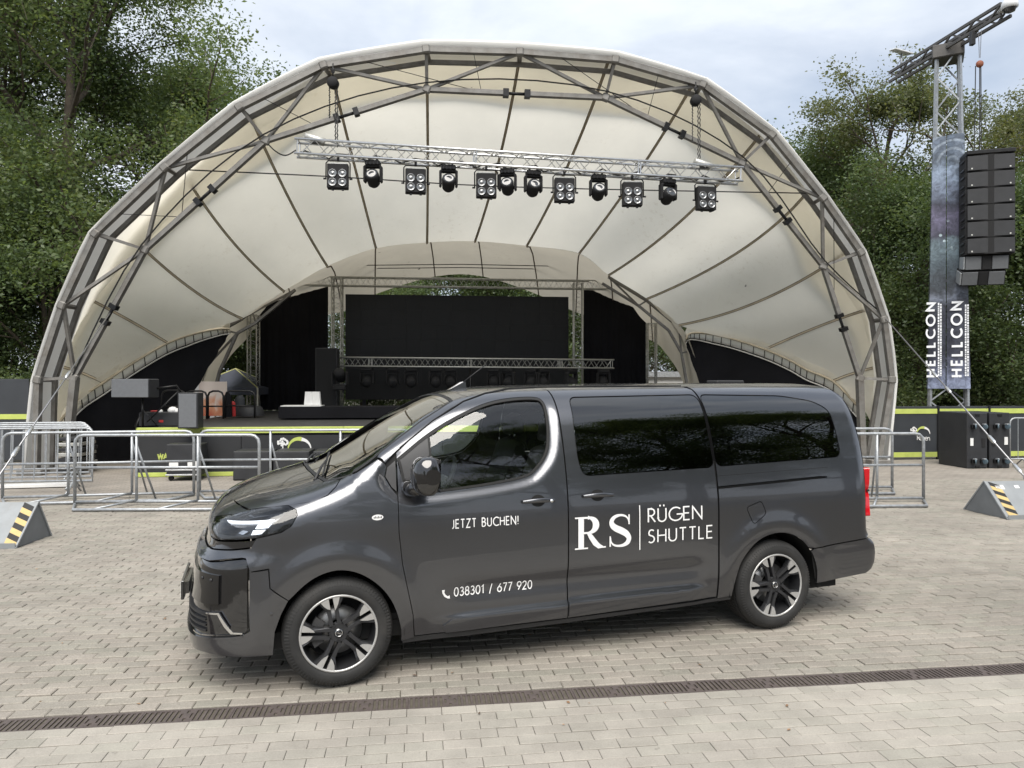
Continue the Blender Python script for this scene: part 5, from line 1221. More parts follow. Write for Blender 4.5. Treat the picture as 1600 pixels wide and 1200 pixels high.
# LED wall, drapes, rear goal-post trusses
RY = 24.6
lw0, lw1 = pl(540, 460, RY + .3), pl(888, 464, RY + .3)
led = empty('led_wall', ((lw0 + lw1) / 2).to_tuple()[:2] + (0,), SA, 'large dark led screen at the back of the stage', 'screen')
W_ = (lw1 - lw0).length; nx, nz = 15, 7; ph, top = W_ / 15, (lw0.z + lw1.z) / 2
for i in range(nx):
    for j in range(nz): MB().box((-W_ / 2 + ph * (i + .5), 0, top - ph * (j + .5)), (ph - .0012, .09, ph - .0012), bev=.0008).build('led_tile', MATS['led'], led)
MB().box((0, .1, top - ph * nz / 2), (W_, .06, ph * nz)).build('screen_frame', MATS['black_metal'], led)
for sx in (-.42, 0, .42): MB().box((W_ * sx, .12, (top - ph * nz) / 2 + ZT / 2), (.12, .12, top - ph * nz - ZT)).build('screen_leg', MATS['black_metal'], led)
def drape(pts_top, px_bot, Y0, label):
    """pleated cloth from a traced top edge to the floor"""
    rows_ = []; n = 40; tp = [pl(x, y, Y0) for x, y in pts_top]
    L = [0]
    for a, b in zip(tp, tp[1:]): L.append(L[-1] + abs((b - a).dot(U)) + 1e-4)
    for k in range(n + 1):
        f = L[-1] * k / n; i = max(q for q in range(len(tp) - 1) if L[q] <= f + 1e-9); t = (f - L[i]) / (L[i + 1] - L[i]); p = tp[i].lerp(tp[i + 1], t); w = .05 * math.sin(k * 1.7) + .03 * math.sin(k * .6)
        rows_.append([Vector((p.x, p.y + w * (.2 + .8 * q), p.z + (ZT - p.z) * q)) for q in (0, .1, .3, .6, 1.0)])
    return tag(grid_mesh('stage_drape', rows_, MATS['black_cloth']), label, 'curtain', 'drapes beside the led wall')
drape([(401, 497), (404, 494), (417, 478), (437, 460), (458, 444), (470, 445), (500, 446), (513, 445)], None, RY + .2, 'tall black drape with a slanted top, left of the dark screen')
drape([(912, 453), (940, 453), (965, 452), (985, 474), (1000, 495), (1011, 506)], None, RY + .2, 'tall black drape with a slanted top, right of the dark screen')
def vtruss(px, py0, Y0, label, s=.29): 
    p = pl(px, py0, Y0); return truss('truss_tower', Vector((p.x, p.y, ZT)), p, s, .025, 26, 'alu_dull', label, 'truss towers at the back of the stage')
vtruss(527, 434, RY - .4, 'dull silver truss tower between the left drape and the screen'); vtruss(903, 442, RY - .4, 'dull silver truss tower between the screen and the right drape')
vtruss(396, 492, RY - .2, 'slim truss tower at the outer edge of the left drape'); vtruss(1018, 505, RY - .2, 'slim truss tower at the outer edge of the right drape')
truss('rear_truss', pl(463, 439, RY - .4), pl(966, 446, RY - .4), .27, .022, 60, 'alu_dull', 'dull silver truss spanning above the dark screen')
FT0, FT1 = pl(495, 565, 22.6), pl(958, 569, 22.6)
truss('floor_truss', FT0, FT1, .26, .024, 52, 'alu_dull', 'low silver truss carrying moving heads across the dark screen', joints=(.17, .18, .5, .51, .81, .82))
for px in (505, 735, 950):
    p = pl(px, 572, 22.75); tag(MB().tube([(p.x, p.y, ZT), (p.x, p.y, p.z)], .04, 8).build('truss_stand', MATS['black_metal']), f'black stand under the low truss, {"left" if px < 600 else "middle" if px < 800 else "right"} one', 'stand', 'stands under the low truss')
for k, px in enumerate((571, 610, 638, 676, 699, 767, 790, 826, 845, 890, 942)):
    h = copy_tree(H0); p = FT0.lerp(FT1, (px - 495) / 463.0); h.location = p + Vector((0, -.02, -.10)); h.scale = (1.15, 1.15, 1.15); h.rotation_euler = (0, 0, math.pi + random.uniform(-.7, .7))
    tag(h, f'dark moving head light under the low rear truss, number {["one", "two", "three", "four", "five", "six", "seven", "eight", "nine", "ten", "eleven"][k]} from the left', 'stage light', 'moving heads under the low rear truss')
# dj table with white stands, dark stack behind
dt = pl(440, 633, 19.5); de = pl(760, 633, 19.5); dj = empty('dj_table', ((dt + de) / 2).to_tuple()[:2] + (ZT - .02,), SA, 'long black covered table on the stage with a white top edge', 'table')
Lt = (de - dt).length; hT = dt.z - ZT; MB().box((0, 0, hT / 2), (Lt, .8, hT - .02), bev=.01).build('table_cover', MATS['black_cloth'], dj); MB().box((-Lt / 2 + .55, -.1, hT + .005), (1.0, .6, .025), bev=.004).build('table_top', MATS['white_paint'], dj)
for k, (px, w, tw) in enumerate(((482, .16, .25), (494, .2, -.2))):
    p = pl(px, 632, 19.4); o = tag(MB().prism([(-w / 2 - .03, 0), (w / 2 + .03, 0), (w / 2, .34), (-w / 2, .34)], -.03, .03, Matrix.Rotation(math.pi / 2, 4, 'X')).build('card_stand', MATS['white_paint']), f'white card stand on the black table, {"left" if k == 0 else "right"} of the pair', 'stand', 'white cards on the black table'); o.location = (p.x, p.y, dt.z + .005); o.rotation_euler = (0, 0, tw)
mb = pl(512, 640, 22.2); cabinet('speaker_stack', Vector((mb.x, mb.y, ZT)), .62, .6, 1.9, SA, 'tall black speaker stack at the foot of the left truss tower', 'speaker', front='black_matt')
mb = pl(531, 640, 21.5); hz = copy_tree(H0); hz.location = (mb.x, mb.y, ZT + .62); hz.rotation_euler = (math.pi, 0, 0); hz.scale = (1.2, 1.2, 1.2); tag(hz, 'dark moving head standing on the deck before the left truss tower', 'stage light')
# stage left: speakers, case, railing, poster, tent
sp = pl(209, 622, 15.7); s1 = empty('pole_speaker', (sp.x + .18, sp.y, ZT), SA, 'grey fronted loudspeaker lying level on a black pole stand', 'speaker')
z_ = sp.z - ZT
MB().tube([(0, 0, 0), (0, 0, z_ + .02)], .022, 10).build('pole', MATS['black_metal'], s1)
for a in (0.4, 2.5, 4.6): MB().tube([(0, 0, .35), (.28 * math.cos(a), .28 * math.sin(a), 0)], .012, 6).build('stand_leg', MATS['black_metal'], s1)
M = Matrix.Rotation(math.radians(-14), 4, 'Z')
b = MB(); b.box((-.13, 0, z_ + .20), (.80, .36, .38), bev=.02, M=M); b.build('cabinet', MATS['black_box'], s1)
b = MB(); b.box((-.175, -.185, z_ + .20), (.80, .02, .36), bev=.006, M=M); b.build('grille', MATS['grille_grey'], s1)
MB().tube([(.28, .0, z_ + .2), (.62, .1, z_ + .25), (.72, .2, z_ + .05)], .02, 6).build('bracket', MATS['black_metal'], s1)
MB().tube([(.66, .15, z_ + .15), (.05, .1, .1)], .018, 6).build('bracket_strut', MATS['black_metal'], s1)
sp = pl(298, 676, 15.2); cabinet('floor_speaker', Vector((sp.x, sp.y, ZT)), .38, .36, .70, SA, 'upright grey fronted loudspeaker standing on the stage edge', 'speaker', front='grille_grey')
sp = pl(254, 672, 16.2); tc_ = empty('tool_case', (sp.x, sp.y, ZT), SA, 'low black case with a red label and white cloths on it', 'case')
MB().box((0, 0, .14), (.78, .45, .28), bev=.012).build('case_body', MATS['black_box'], tc_); MB().box((.05, -.23, .10), (.09, .01, .05), bev=.002).build('case_label', MATS['red'], tc_)
for k, (dx, dz_, s_) in enumerate(((.2, .33, .1), (.30, .31, .08), (-.05, .30, .06))): MB().lathe([(0, s_ * .6), (s_ * .6, s_ * .45), (s_, 0), (s_ * .9, -s_ * .4)], 10, Matrix.Translation((dx, 0, dz_)) @ Matrix.Rotation(.3, 4, 'X')).build('cloth', MATS['white_paint'], tc_)
MB().box((-.15, 0, .30), (.16, .08, .03), bev=.01).build('strap', MATS['red'], tc_)
def railing(px0, px1, py_top, Y0, label):
    a = pl(px0, py_top, Y0); b = pl(px1, py_top, Y0); h = a.z - ZT; L = (b - a).dot(U); r = empty('stage_railing', (a.x, a.y, ZT), SA, label, 'railing', 'black railings at the stage side')
    c = .12; MB().tube([(0, 0, 0), (0, 0, h - c), (c * .3, 0, h - c * .3), (c, 0, h), (L - c, 0, h), (L - c * .3, 0, h - c * .3), (L, 0, h - c), (L, 0, 0)], .024, 8).build('rail_frame', MATS['black_metal'], r)
    MB().tube([(0, 0, h * .45), (L, 0, h * .45)], .02, 8).build('mid_rail', MATS['black_metal'], r)
    return r
railing(253, 289, 610, 18.6, 'black tube railing beside the upright speaker'); railing(290, 323, 611, 18.8, 'black tube railing before the left half of the orange poster'); railing(325, 349, 611, 19.0, 'black tube railing before the right half of the orange poster'); railing(352, 398, 611, 19.4, 'black tube railing below the dark tent')
pa = pl(333, 664, 20.6); po = empty('poster_board', (pa.x, pa.y, ZT), SA, 'orange and white printed poster board behind the black railings', 'poster')
MB().box((0, 0, .46), (.72, .03, .92), bev=.004).build('poster_face', MATS['orange_print'], po); MB().box((-.42, 0.02, .46), (.10, .03, .92)).build('poster_edge', MATS['white_paint'], po)
for k, (px, hh, ww, m, lab) in enumerate(((356, .62, .22, 'black_cloth', 'black bag hanging behind the railings'), (364, .40, .14, 'red', 'small red bag beside the black one'), (390, .28, .75, 'black_box', 'low dark covered drum under the tent'), (375, .55, .3, 'fence_panel', 'grey green crate behind the railings'))):
    p = pl(px, 666, 20.0 + k * .3); o = empty('stored_gear', (p.x, p.y, ZT), SA, lab, 'gear'); rows_ = []
    for q in range(9):
        f = q / 8; w = ww / 2 * (1 - .25 * f * f) * (1 if q < 8 else .5); rows_.append([Vector((w * math.cos(a) * (1 + .06 * math.sin(3 * a + k)), w * .7 * math.sin(a), hh * f)) for a in np.linspace(0, 2 * math.pi, 15)])
    grid_mesh('gear_body', rows_, MATS[m], o)
tn = empty('gazebo_tent', (0, 0, 0), 0, 'dark blue pop-up gazebo behind the stage at the left', 'tent')
tp = at(368, 576, 24.0); hw, dp = 1.1, 1.1; ez = at(368, 606, 22.9).z; cx, cy2 = tp.x, 24.0
cor = [Vector((cx + sx * hw, cy2 + sy * dp, ez)) for sx, sy in ((-1, -1), (1, -1), (1, 1), (-1, 1))]
for i in range(4):
    a, b = cor[i], cor[(i + 1) % 4]; rows_ = [[a.lerp(b, q).lerp(tp, f) - Vector((0, 0, .12 * math.sin(math.pi * f))) * (1 - abs(2 * q - 1)) for f in (0, .25, .5, .75, 1)] for q in (0, .25, .5, .75, 1)]
    grid_mesh('roof_panel', rows_, MATS['tent_cloth'], tn); MB().add([a, b, b - Vector((0, 0, .22)), a - Vector((0, 0, .22))], [(0, 1, 2, 3)]).build('valance', MATS['tent_cloth'], tn)
    MB().tube([a, tp], .018, 5).build('roof_piping', MATS['tent_piping'], tn); MB().tube([a, Vector((a.x, a.y, 0))], .03, 6).build('tent_pole', MATS['alu_dull'], tn)
sh = at(1045, 582, 31); sd2 = empty('white_shed', (sh.x, 31, 0), 0, 'low white shed roof seen behind the stage at the right', 'shed')
MB().box((0, 0, 1.05), (3.2, 2.4, 2.1)).build('shed_wall', MATS['white_paint'], sd2); MB().prism([(-1.8, 0), (1.8, 0), (1.2, .22), (-1.2, .22)], -1.4, 1.4, Matrix.Translation((0, 0, 2.1)) @ Matrix.Rotation(math.pi / 2, 4, 'X')).build('shed_roof', MATS['galv'], sd2)

# ------------------------------------------------------------------ crowd barriers
def barrier(name, A_, B_, label, group='low tube crowd barriers', posts=3, h=1.08, foot=.55, sgn=1):
    """low tube barrier: hooped frame, mid rail, ground frame and braces"""
    A_ = Vector(A_); B_ = Vector(B_); L = (B_ - A_).length; rz = math.atan2(B_.y - A_.y, B_.x - A_.x); o = empty(name, (A_.x, A_.y, 0), rz, label, 'barrier', group); r = .024; c = .13
    MB().tube([(0, 0, .03), (0, 0, h - c), (c * .12, 0, h - c * .5), (c * .5, 0, h - c * .12), (c, 0, h), (L - c, 0, h), (L - c * .5, 0, h - c * .12), (L - c * .12, 0, h - c * .5), (L, 0, h - c), (L, 0, .03)], r, 9).build('hoop_frame', MATS['galv'], o)
    MB().tube([(0, 0, h * .54), (L, 0, h * .54)], r * .85, 8).build('mid_rail', MATS['galv'], o)
    MB().tube([(0, 0, .06), (L, 0, .06)], r * .9, 8).build('bottom_rail', MATS['galv'], o)
    for k in range(1, posts): MB().tube([(L * k / posts, 0, .06), (L * k / posts, 0, h)], r * .9, 8).build('post', MATS['galv'], o)
    y = -foot * sgn; MB().tube([(0, 0, .03), (.28, y, .03), (L - .28, y, .03), (L, 0, .03)], r * .9, 8).build('foot_frame', MATS['galv'], o)
    for k in range(1, posts): MB().tube([(L * k / posts, 0, .08), (L * k / posts - .35, y, .04)], r * .7, 6).build('foot_brace', MATS['galv'], o)
    for k in (1, posts - 1): MB().tube([(L * k / posts, 0, h * .86), (L * k / posts + .12, foot * .7 * sgn, .03)], r * .7, 6).build('back_strut', MATS['galv'], o)
    return o
barrier('crowd_barrier', gp(4, 783), gp(303, 775), 'galvanised low barrier at the far left, rear one of the overlapping pair', posts=3)
barrier('crowd_barrier', gp(117, 790), gp(405, 789), 'galvanised low barrier left of the van, front one of the overlapping pair', posts=3)
barrier('crowd_barrier', gp(312, 773), gp(640, 770), 'galvanised low barrier partly hidden behind the van bonnet', posts=3)
barrier('crowd_barrier', gp(1150, 786), gp(1443, 784), 'galvanised low barrier whose end shows behind the van tail lamp', posts=4)
barrier('crowd_barrier', gp(1130, 768), gp(1394, 766), 'galvanised low barrier standing behind the one at the van tail', posts=4)
def fence_barrier(name, A_, rz, label, group, L=2.1, h=1.1, bars=11):
    o = empty(name, (A_[0], A_[1], 0), rz, label, 'barrier', group); c = .12; r = .018
    MB().tube([(0, 0, .2), (0, 0, h - c), (c * .12, 0, h - c * .5), (c * .5, 0, h - c * .12), (c, 0, h), (L - c, 0, h), (L - c * .5, 0, h - c * .12), (L - c * .12, 0, h - c * .5), (L, 0, h - c), (L, 0, .2), (0, 0, .2)], r, 8).build('hoop_frame', MATS['galv'], o)
    for k in range(1, bars): MB().tube([(L * k / bars, 0, .2), (L * k / bars, 0, h)], .008, 5).build('bar', MATS['galv'], o)
    for x_ in (.3, L - .3): MB().tube([(x_, -.28, 0), (x_, -.2, .04), (x_, 0, .2), (x_, .2, .04), (x_, .28, 0)], .016, 6).build('foot', MATS['galv'], o)
    return o
f0 = None
for k in range(4):
    a = gp(-60 - 6 * k, 772 - 7 * k); lab = f'barred crowd barrier stacked at the left arch foot, {["nearest", "second", "third", "farthest"][k]} of the stack'
    if f0 is None: f0 = fence_barrier('stacked_barrier', a, .10, lab, 'stacked barred barriers'); o = f0
    else: o = copy_tree(f0); tag(o, lab)
    o.location = (a.x + .12 * k, a.y, 0); o.rotation_euler = (math.radians(-3), 0, .10 + .02 * k)
fr_ = None
for k, (px, py) in enumerate(((1578, 731), (1606, 724))):
    a = gp(px, py); o = copy_tree(f0); o.location = (a.x, a.y, 0); o.rotation_euler = (0, 0, .08); tag(o, ['barred barrier at the right frame edge beside the dark cases', 'barred barrier farthest right before the fence'][k], 'barrier', 'barred barriers at the right fence')
pk = gp(45, 762); tag(MB().box((pk.x, pk.y, .04), (1.5, .22, .06), rz=.22, bev=.006).build('white_plank', MATS['white_paint']), 'white plank lying on the ground before the stacked barriers', 'plank')
dk = gp(108, 742)
for k in range(7): tag(MB().box((dk.x + .02 * math.sin(k * 2), dk.y + .3, .1 + .105 * k), (.42, .8, .07), rz=.12 + .03 * math.sin(k * 3), bev=.008).build('deck_plate', MATS['alu_dull' if k % 2 else 'black_box']), f'metal plate in the low pile at the left arch foot, layer {["one, the lowest", "two", "three", "four", "five", "six", "seven, the topmost"][k]}', 'plate', 'pile of plates at the arch foot')
# ------------------------------------------------------------------ ballast wedges and guy cables
def wedge(name, poly, ridge, rz, loc, L, label, stripe_at):
    """steel prism: poly is the triangular end [(y, z)], extruded L along x"""
    o = empty(name, loc, rz, label, 'ballast', 'steel ballast wedges')
    (y0, _), (y1, zt), (y2, _2) = poly
    vs = [(0, y0, 0), (0, y1, zt), (0, y2, 0), (L, y0, 0), (L, y1, zt), (L, y2, 0)]
    MB().add(vs, [(0, 1, 4, 3), (1, 2, 5, 4), (0, 3, 5, 2)]).build('slope_plates', MATS['wedge_grey'], o)
    for x_ in (0.0, L): 
        e = .012 if x_ == 0 else -.012; MB().add([(x_ - e * .2, y0 + .02, .005), (x_ - e * .2, y1, zt - .012), (x_ - e * .2, y2 - .02, .005)], [(0, 1, 2)]).build('end_plate', MATS['wedge_dark'], o)
        MB().bar((x_, y0, 0), (x_, y1, zt), .02, .02).build('edge_bar', MATS['wedge_grey'], o); MB().bar((x_, y1, zt), (x_, y2, 0), .02, .02).build('edge_bar', MATS['wedge_grey'], o)
    MB().bar((0, y0 - .004, .03), (L, y0 - .004, .03), .014, .06).build('base_bar', MATS['wedge_grey'], o)
    # hazard stripes on the near slope
    d = Vector((0, y1 - y0, zt)); ln = d.length; d.normalize(); n = Vector((0, -d.z, d.y)); w = .15
    for k in range(8):
        a, b = ln * (.06 + k * .11), ln * (.06 + (k + 1) * .11 - .002); sk_ = ln * .055
        q = [Vector((stripe_at, y0, 0)) + d * (a + sk_), Vector((stripe_at + w, y0, 0)) + d * (a - sk_), Vector((stripe_at + w, y0, 0)) + d * (b - sk_), Vector((stripe_at, y0, 0)) + d * (b + sk_)]
        MB().add([p + n * .003 for p in q], [(0, 1, 2, 3)]).build('hazard_stripe', MATS['hazard_black' if k % 2 else 'hazard_yellow'], o)
    return o
lw_ = gp(24, 857); lw2 = gp(80, 837); rzL = math.atan2(lw2.y - lw_.y, lw2.x - lw_.x) - math.pi / 2
dpt = (lw2 - lw_).length
wl_ = wedge('ballast_wedge', [(0, 0), (dpt * .62, .46), (dpt, 0)], None, rzL, lw_, -2.2, 'pale grey steel ballast wedge with hazard stripes at the left edge', -.155)
rw_ = gp(1575, 812); rw2 = gp(1506, 796); rzR = math.atan2(rw2.y - rw_.y, rw2.x - rw_.x) - math.pi / 2; dpr = (rw2 - rw_).length
wr_ = wedge('ballast_wedge', [(0, 0), (dpr * .52, .47), (dpr, 0)], None, rzR, rw_, 2.2, 'grey steel ballast wedge with stripes and stickers at the right edge', .05)
dv = Vector((0, dpr * .52, .47)).normalized(); nv = Vector((0, -dv.z, dv.y)); o3 = MB()
for k, (x_, t_, w1, w2_) in enumerate(((.12, .78, .13, .07), (.42, .80, .07, .05))):
    c0 = Vector((x_, 0, 0)) + dv * (t_ * Vector((0, dpr * .52, .47)).length) + nv * .003
    MB().add([c0, c0 + Vector((w1, 0, 0)), c0 + Vector((w1, 0, 0)) + dv * w2_, c0 + dv * w2_], [(0, 1, 2, 3)]).build('sticker', MATS['white_paint'], wr_)
def guy(a, b, label, buckles):
    a = Vector(a); b = Vector(b); o = empty('guy_cable', (0, 0, 0), 0, label, 'cable', 'guy cables of the canopy'); MB().tube([a, b], .013, 6).build('cable', MATS['cable_steel'], o)
    for t in buckles: MB().tube([a.lerp(b, t - .02), a.lerp(b, t - .012), a.lerp(b, t + .012), a.lerp(b, t + .02)], [.012, .03, .03, .012], 8).build('turnbuckle', MATS['aluminium'], o)
    return o
M = wr_.matrix_basis
ang = M @ Vector((.70, dpr * .52, .47)); guy(A[14] + Vector((0, -.1, 0)), ang, 'steel guy cable from the right arch leg to the grey wedge', (.45, .55, .82, .95))
MB().tube([ang + Vector((.06 * math.cos(a), 0, .05 + .06 * math.sin(a))) for a in np.linspace(0, 2 * math.pi, 13)[:-1]], .012, 6, closed=True).build('lifting_ring', MATS['galv'], None)
ring_ = bpy.data.objects[-1] if False else [o for o in COL.objects if o.name.startswith('lifting_ring')][-1]; mw = ring_.matrix_world.copy(); ring_.parent = wr_; ring_.matrix_parent_inverse = (Matrix.Translation(wr_.location) @ Matrix.Rotation(rzR, 4, 'Z')).inverted()
guy(at(178, 480, 15.6), at(-40, 800, 9.3), 'steel guy cable from the left arch down to the pale wedge', (.45, .72, .80))
# ------------------------------------------------------------------ fences with lime strips, cases
def fence_run(px0, px1, py_b, py_t, Y0, n, label, strips, posts=True, rot=ROT):
    a = pl(px0, py_b, Y0, 0, rot); b = pl(px1, py_b, Y0, 0, rot); a.z = 0; b.z = 0; zt = pl(px0, py_t, Y0, 0, rot).z; L = (b - a).length; rz = math.atan2(b.y - a.y, b.x - a.x)
    o = empty('site_fence', (a.x, a.y, 0), rz, label, 'fence', 'black site fences'); w = L / n
    for k in range(n):
        MB().box((w * (k + .5), 0, zt / 2 + .03), (w - .03, .04, zt - .06), bev=.006).build('fence_panel', MATS['fence_panel'], o)
        for z0, z1 in strips: MB().box((w * (k + .5), -.026, (z0 + z1) / 2), (w - .035, .014, z1 - z0), bev=.003).build('lime_strip', MATS['lime'], o)
        MB().box((w * k, -.01, zt / 2), (.06, .07, zt + .03), bev=.006).build('fence_post', MATS['black_metal'], o)
        for q in range(4): MB().lathe([(0, .008), (.014, .005), (.015, 0)], 8, Matrix.Translation((w * k + .07, -.024, .25 + q * (zt - .4) / 3)) @ Matrix.Rotation(math.pi / 2, 4, 'X')).build('bolt', MATS['alu_dull'], o)
    return o, a, rz, zt
fo, fa, frz, fzt = fence_run(1384, 1700, 722, 635, 17.0, 4, 'low black site fence with lime strips behind the right barrier', [(1.12, 1.24), (.06, .18)])
def f_local(px, py):
    p = pl(px, py, 17.0) - fa; return Vector((p.x, p.y, 0)).dot(Vector((math.cos(frz), math.sin(frz), 0))), p.z
x, z = f_local(1421, 679); FMr = Matrix.Translation((0, -.034, 0)) @ Matrix.Rotation(math.pi / 2, 4, 'X'); tree_arch_logo(x, z, .26, FMr, fo, 'lime', 'white_paint')
for ch, st in text_glyphs('Rügen', x + .18, z - .13, .13, .11, .05, -.06)[0]: flat('letter', st, FMr, 'white_paint', fo)
x2 = x + 2.05
tree_arch_logo(x2, z, .26, FMr, fo, 'lime', 'white_paint')
for ch, st in text_glyphs('Rügen', x2 + .18, z - .13, .13, .11, .05, -.06)[0]: flat('letter', st, FMr, 'white_paint', fo)
fence_run(-160, 47, 700, 592, 18.6, 3, 'tall black site fence with one lime stripe behind the left arch foot', [(1.02, 1.14)])
def road_case(px0, px1, py, label):
    a = gp(px0, py); b = gp(px1, py); w = (b - a).length; d = .95; h = 1.22; rz = SA - .02; o = empty('road_case', a, rz, label, 'case', 'dark road cases before the fence')
    MB().box((w / 2, d / 2, h / 2), (w - .006, d, h), bev=.012).build('case_body', MATS['black_box'], o)
    for sx in (.13, w - .13):
        for z_ in (.16, h - .30):
            c = MB(); c.lathe([(0, .016), (.025, .018), (.028, .012), (.05, .012), (.058, .010), (.058, -.010), (.05, -.012), (0, -.012)], 16, Matrix.Translation((sx, -.10, z_)) @ Matrix.Rotation(-.7 + 1.1 * (sx > .2), 4, 'Z') @ Matrix.Rotation(math.pi / 2, 4, 'Y')); c.build('castor', MATS['castor_blue'], o); MB().box((sx, -.075, z_ + .05), (.05, .08, .03), bev=.005).build('castor_fork', MATS['galv'], o)
            MB().box((sx, -.03, z_), (.10, .06, .09), bev=.01).build('castor_plate', MATS['black_metal'], o)
    for z_ in (.04, h - .05): MB().box((w / 2, -.008, z_), (.10, .02, .05), bev=.004).build('latch', MATS['black_metal'], o)
    return o, w, h
c1, w, h = road_case(1511, 1545, 732, 'dark road case with castors on its face, left one by the fence')
MB().box((w * .22, -.008, .58), (.07, .012, .17), bev=.002).build('label_card', MATS['white_paint'], c1); MB().box((w * .8, -.006, .56), (.08, .01, .20), bev=.002).build('label_card', MATS['black_matt'], c1)
c2, w, h = road_case(1546, 1580, 731.6, 'dark road case with castors on its face, right one by the fence')
MB().box((w * .8, -.008, .60), (.08, .012, .17), bev=.002).build('label_card', MATS['white_paint'], c2); MB().prism([(-.03, 0), (.05, 0), (.05, .14), (.0, .23), (-.03, .14)], 0, .008, Matrix.Translation((w * .18, -.006, .49)) @ Matrix.Rotation(math.pi / 2, 4, 'X')).build('label_flame', MATS['black_matt'], c2)
# ------------------------------------------------------------------ loudspeaker tower
TWY = 19.2; tb = at(1481, 700, TWY); tw = empty('speaker_tower', (tb.x, TWY, 0), -.50, 'tall lattice steel tower wrapped in a printed banner with white letters', 'tower')
ZB = at(1478, 82, TWY).z; hb, ht = .44, .25
def leg_at(sx, sy, z): f = z / ZB; h_ = hb + (ht - hb) * min(1, f * 1.05); return Vector((sx * h_, sy * h_, z))
for sx in (-1, 1):
    for sy in (-1, 1): MB().bar(leg_at(sx, sy, 0), leg_at(sx, sy, ZB), .07, .07).build('tower_leg', MATS['galv'], tw)
n = 15
for (ax, ay), (bx, by) in (((-1, -1), (1, -1)), ((1, -1), (1, 1)), ((1, 1), (-1, 1)), ((-1, 1), (-1, -1))):
    for k in range(n):
        z0, z1 = ZB * k / n, ZB * (k + 1) / n; a = leg_at(ax, ay, z0) if k % 2 == 0 else leg_at(bx, by, z0); b_ = leg_at(bx, by, z1) if k % 2 == 0 else leg_at(ax, ay, z1)
        MB().bar(a, b_, .035, .035).build('lattice', MATS['galv'], tw)
def banner_mat():
    m = bpy.data.materials.new('banner'); m.use_nodes = True; n = m.node_tree.nodes; l = m.node_tree.links; p = n["Principled BSDF"]; MATS['banner'] = m
    t = n.new("ShaderNodeTexCoord"); sp_ = n.new("ShaderNodeSeparateXYZ"); l.new(t.outputs['Object'], sp_.inputs[0])
    def mr(s_, a, b, c=0.0, d_=1.0):
        r_ = n.new("ShaderNodeMapRange"); r_.inputs['From Min'].default_value = a; r_.inputs['From Max'].default_value = b; r_.inputs['To Min'].default_value = c; r_.inputs['To Max'].default_value = d_; l.new(s_, r_.inputs['Value']); return r_.outputs['Result']
    nz_ = n.new("ShaderNodeTexNoise"); nz_.inputs['Scale'].default_value = 1.6; nz_.inputs['Detail'].default_value = 6; nz_.inputs['Distortion'].default_value = .8; l.new(t.outputs['Object'], nz_.inputs['Vector'])
    zf = mr(sp_.outputs['Z'], 1.75, 8.25, -.10, .92); a = n.new("ShaderNodeMath"); a.operation = 'MULTIPLY_ADD'; a.inputs[1].default_value = .22; l.new(nz_.outputs['Fac'], a.inputs[0]); l.new(zf, a.inputs[2])
    r = n.new("ShaderNodeValToRGB"); e = r.color_ramp.elements; e[0].position = .03; e[0].color = (.20, .23, .33, 1); e[1].position = 1.0; e[1].color = (.11, .14, .19, 1)
    for ps, cl_ in ((.10, (.09, .10, .15)), (.14, (.03, .033, .05)), (.34, (.045, .05, .07)), (.38, (.16, .18, .23)), (.42, (.04, .045, .055)), (.50, (.075, .10, .12)), (.57, (.14, .19, .22)), (.61, (.05, .05, .075)), (.68, (.13, .12, .19)), (.74, (.035, .036, .055)), (.80, (.15, .18, .25)), (.87, (.24, .30, .40)), (.91, (.07, .09, .12))): k = e.new(ps); k.color = (*cl_, 1)
    l.new(a.outputs[0], r.inputs['Fac'])
    v = n.new("ShaderNodeTexVoronoi"); v.inputs['Scale'].default_value = 6.5; l.new(t.outputs['Object'], v.inputs['Vector']); dots = mr(v.outputs['Distance'], .20, .26, 1.0, 0.0)
    bd = n.new("ShaderNodeMath"); bd.operation = 'MULTIPLY'; l.new(mr(zf, .44, .47), bd.inputs[0]); l.new(mr(zf, .55, .58, 1.0, 0.0), bd.inputs[1]); dm = n.new("ShaderNodeMath"); dm.operation = 'MULTIPLY'; l.new(dots, dm.inputs[0]); l.new(bd.outputs[0], dm.inputs[1])
    x1 = n.new("ShaderNodeMix"); x1.data_type = 'RGBA'; l.new(dm.outputs[0], x1.inputs['Factor']); l.new(r.outputs['Color'], x1.inputs['A']); x1.inputs['B'].default_value = (.42, .52, .56, 1)
    mp_ = n.new("ShaderNodeMapping"); mp_.inputs['Location'].default_value = (-.08, 0, -7.55); l.new(t.outputs['Object'], mp_.inputs['Vector']); w = n.new("ShaderNodeTexWave"); w.wave_type = 'RINGS'; w.rings_direction = 'Y'; w.inputs['Scale'].default_value = 1.5; w.inputs['Distortion'].default_value = .6; l.new(mp_.outputs['Vector'], w.inputs['Vector'])
    wm = n.new("ShaderNodeMath"); wm.operation = 'MULTIPLY'; l.new(mr(w.outputs['Fac'], .70, .95, 0, .35), wm.inputs[0]); l.new(mr(zf, .80, .84), wm.inputs[1])
    x2 = n.new("ShaderNodeMix"); x2.data_type = 'RGBA'; l.new(wm.outputs[0], x2.inputs['Factor']); l.new(x1.outputs['Result'], x2.inputs['A']); x2.inputs['B'].default_value = (.45, .52, .60, 1)
    n2 = n.new("ShaderNodeTexNoise"); n2.inputs['Scale'].default_value = 7; n2.inputs['Detail'].default_value = 8; n2.inputs['Distortion'].default_value = 1.5; l.new(t.outputs['Object'], n2.inputs['Vector'])
    x3 = n.new("ShaderNodeMix"); x3.data_type = 'RGBA'; x3.blend_type = 'MULTIPLY'; x3.inputs['Factor'].default_value = 1; l.new(x2.outputs['Result'], x3.inputs['A']); l.new(mr(n2.outputs['Fac'], .3, .7, .55, 1.5), x3.inputs['B'])
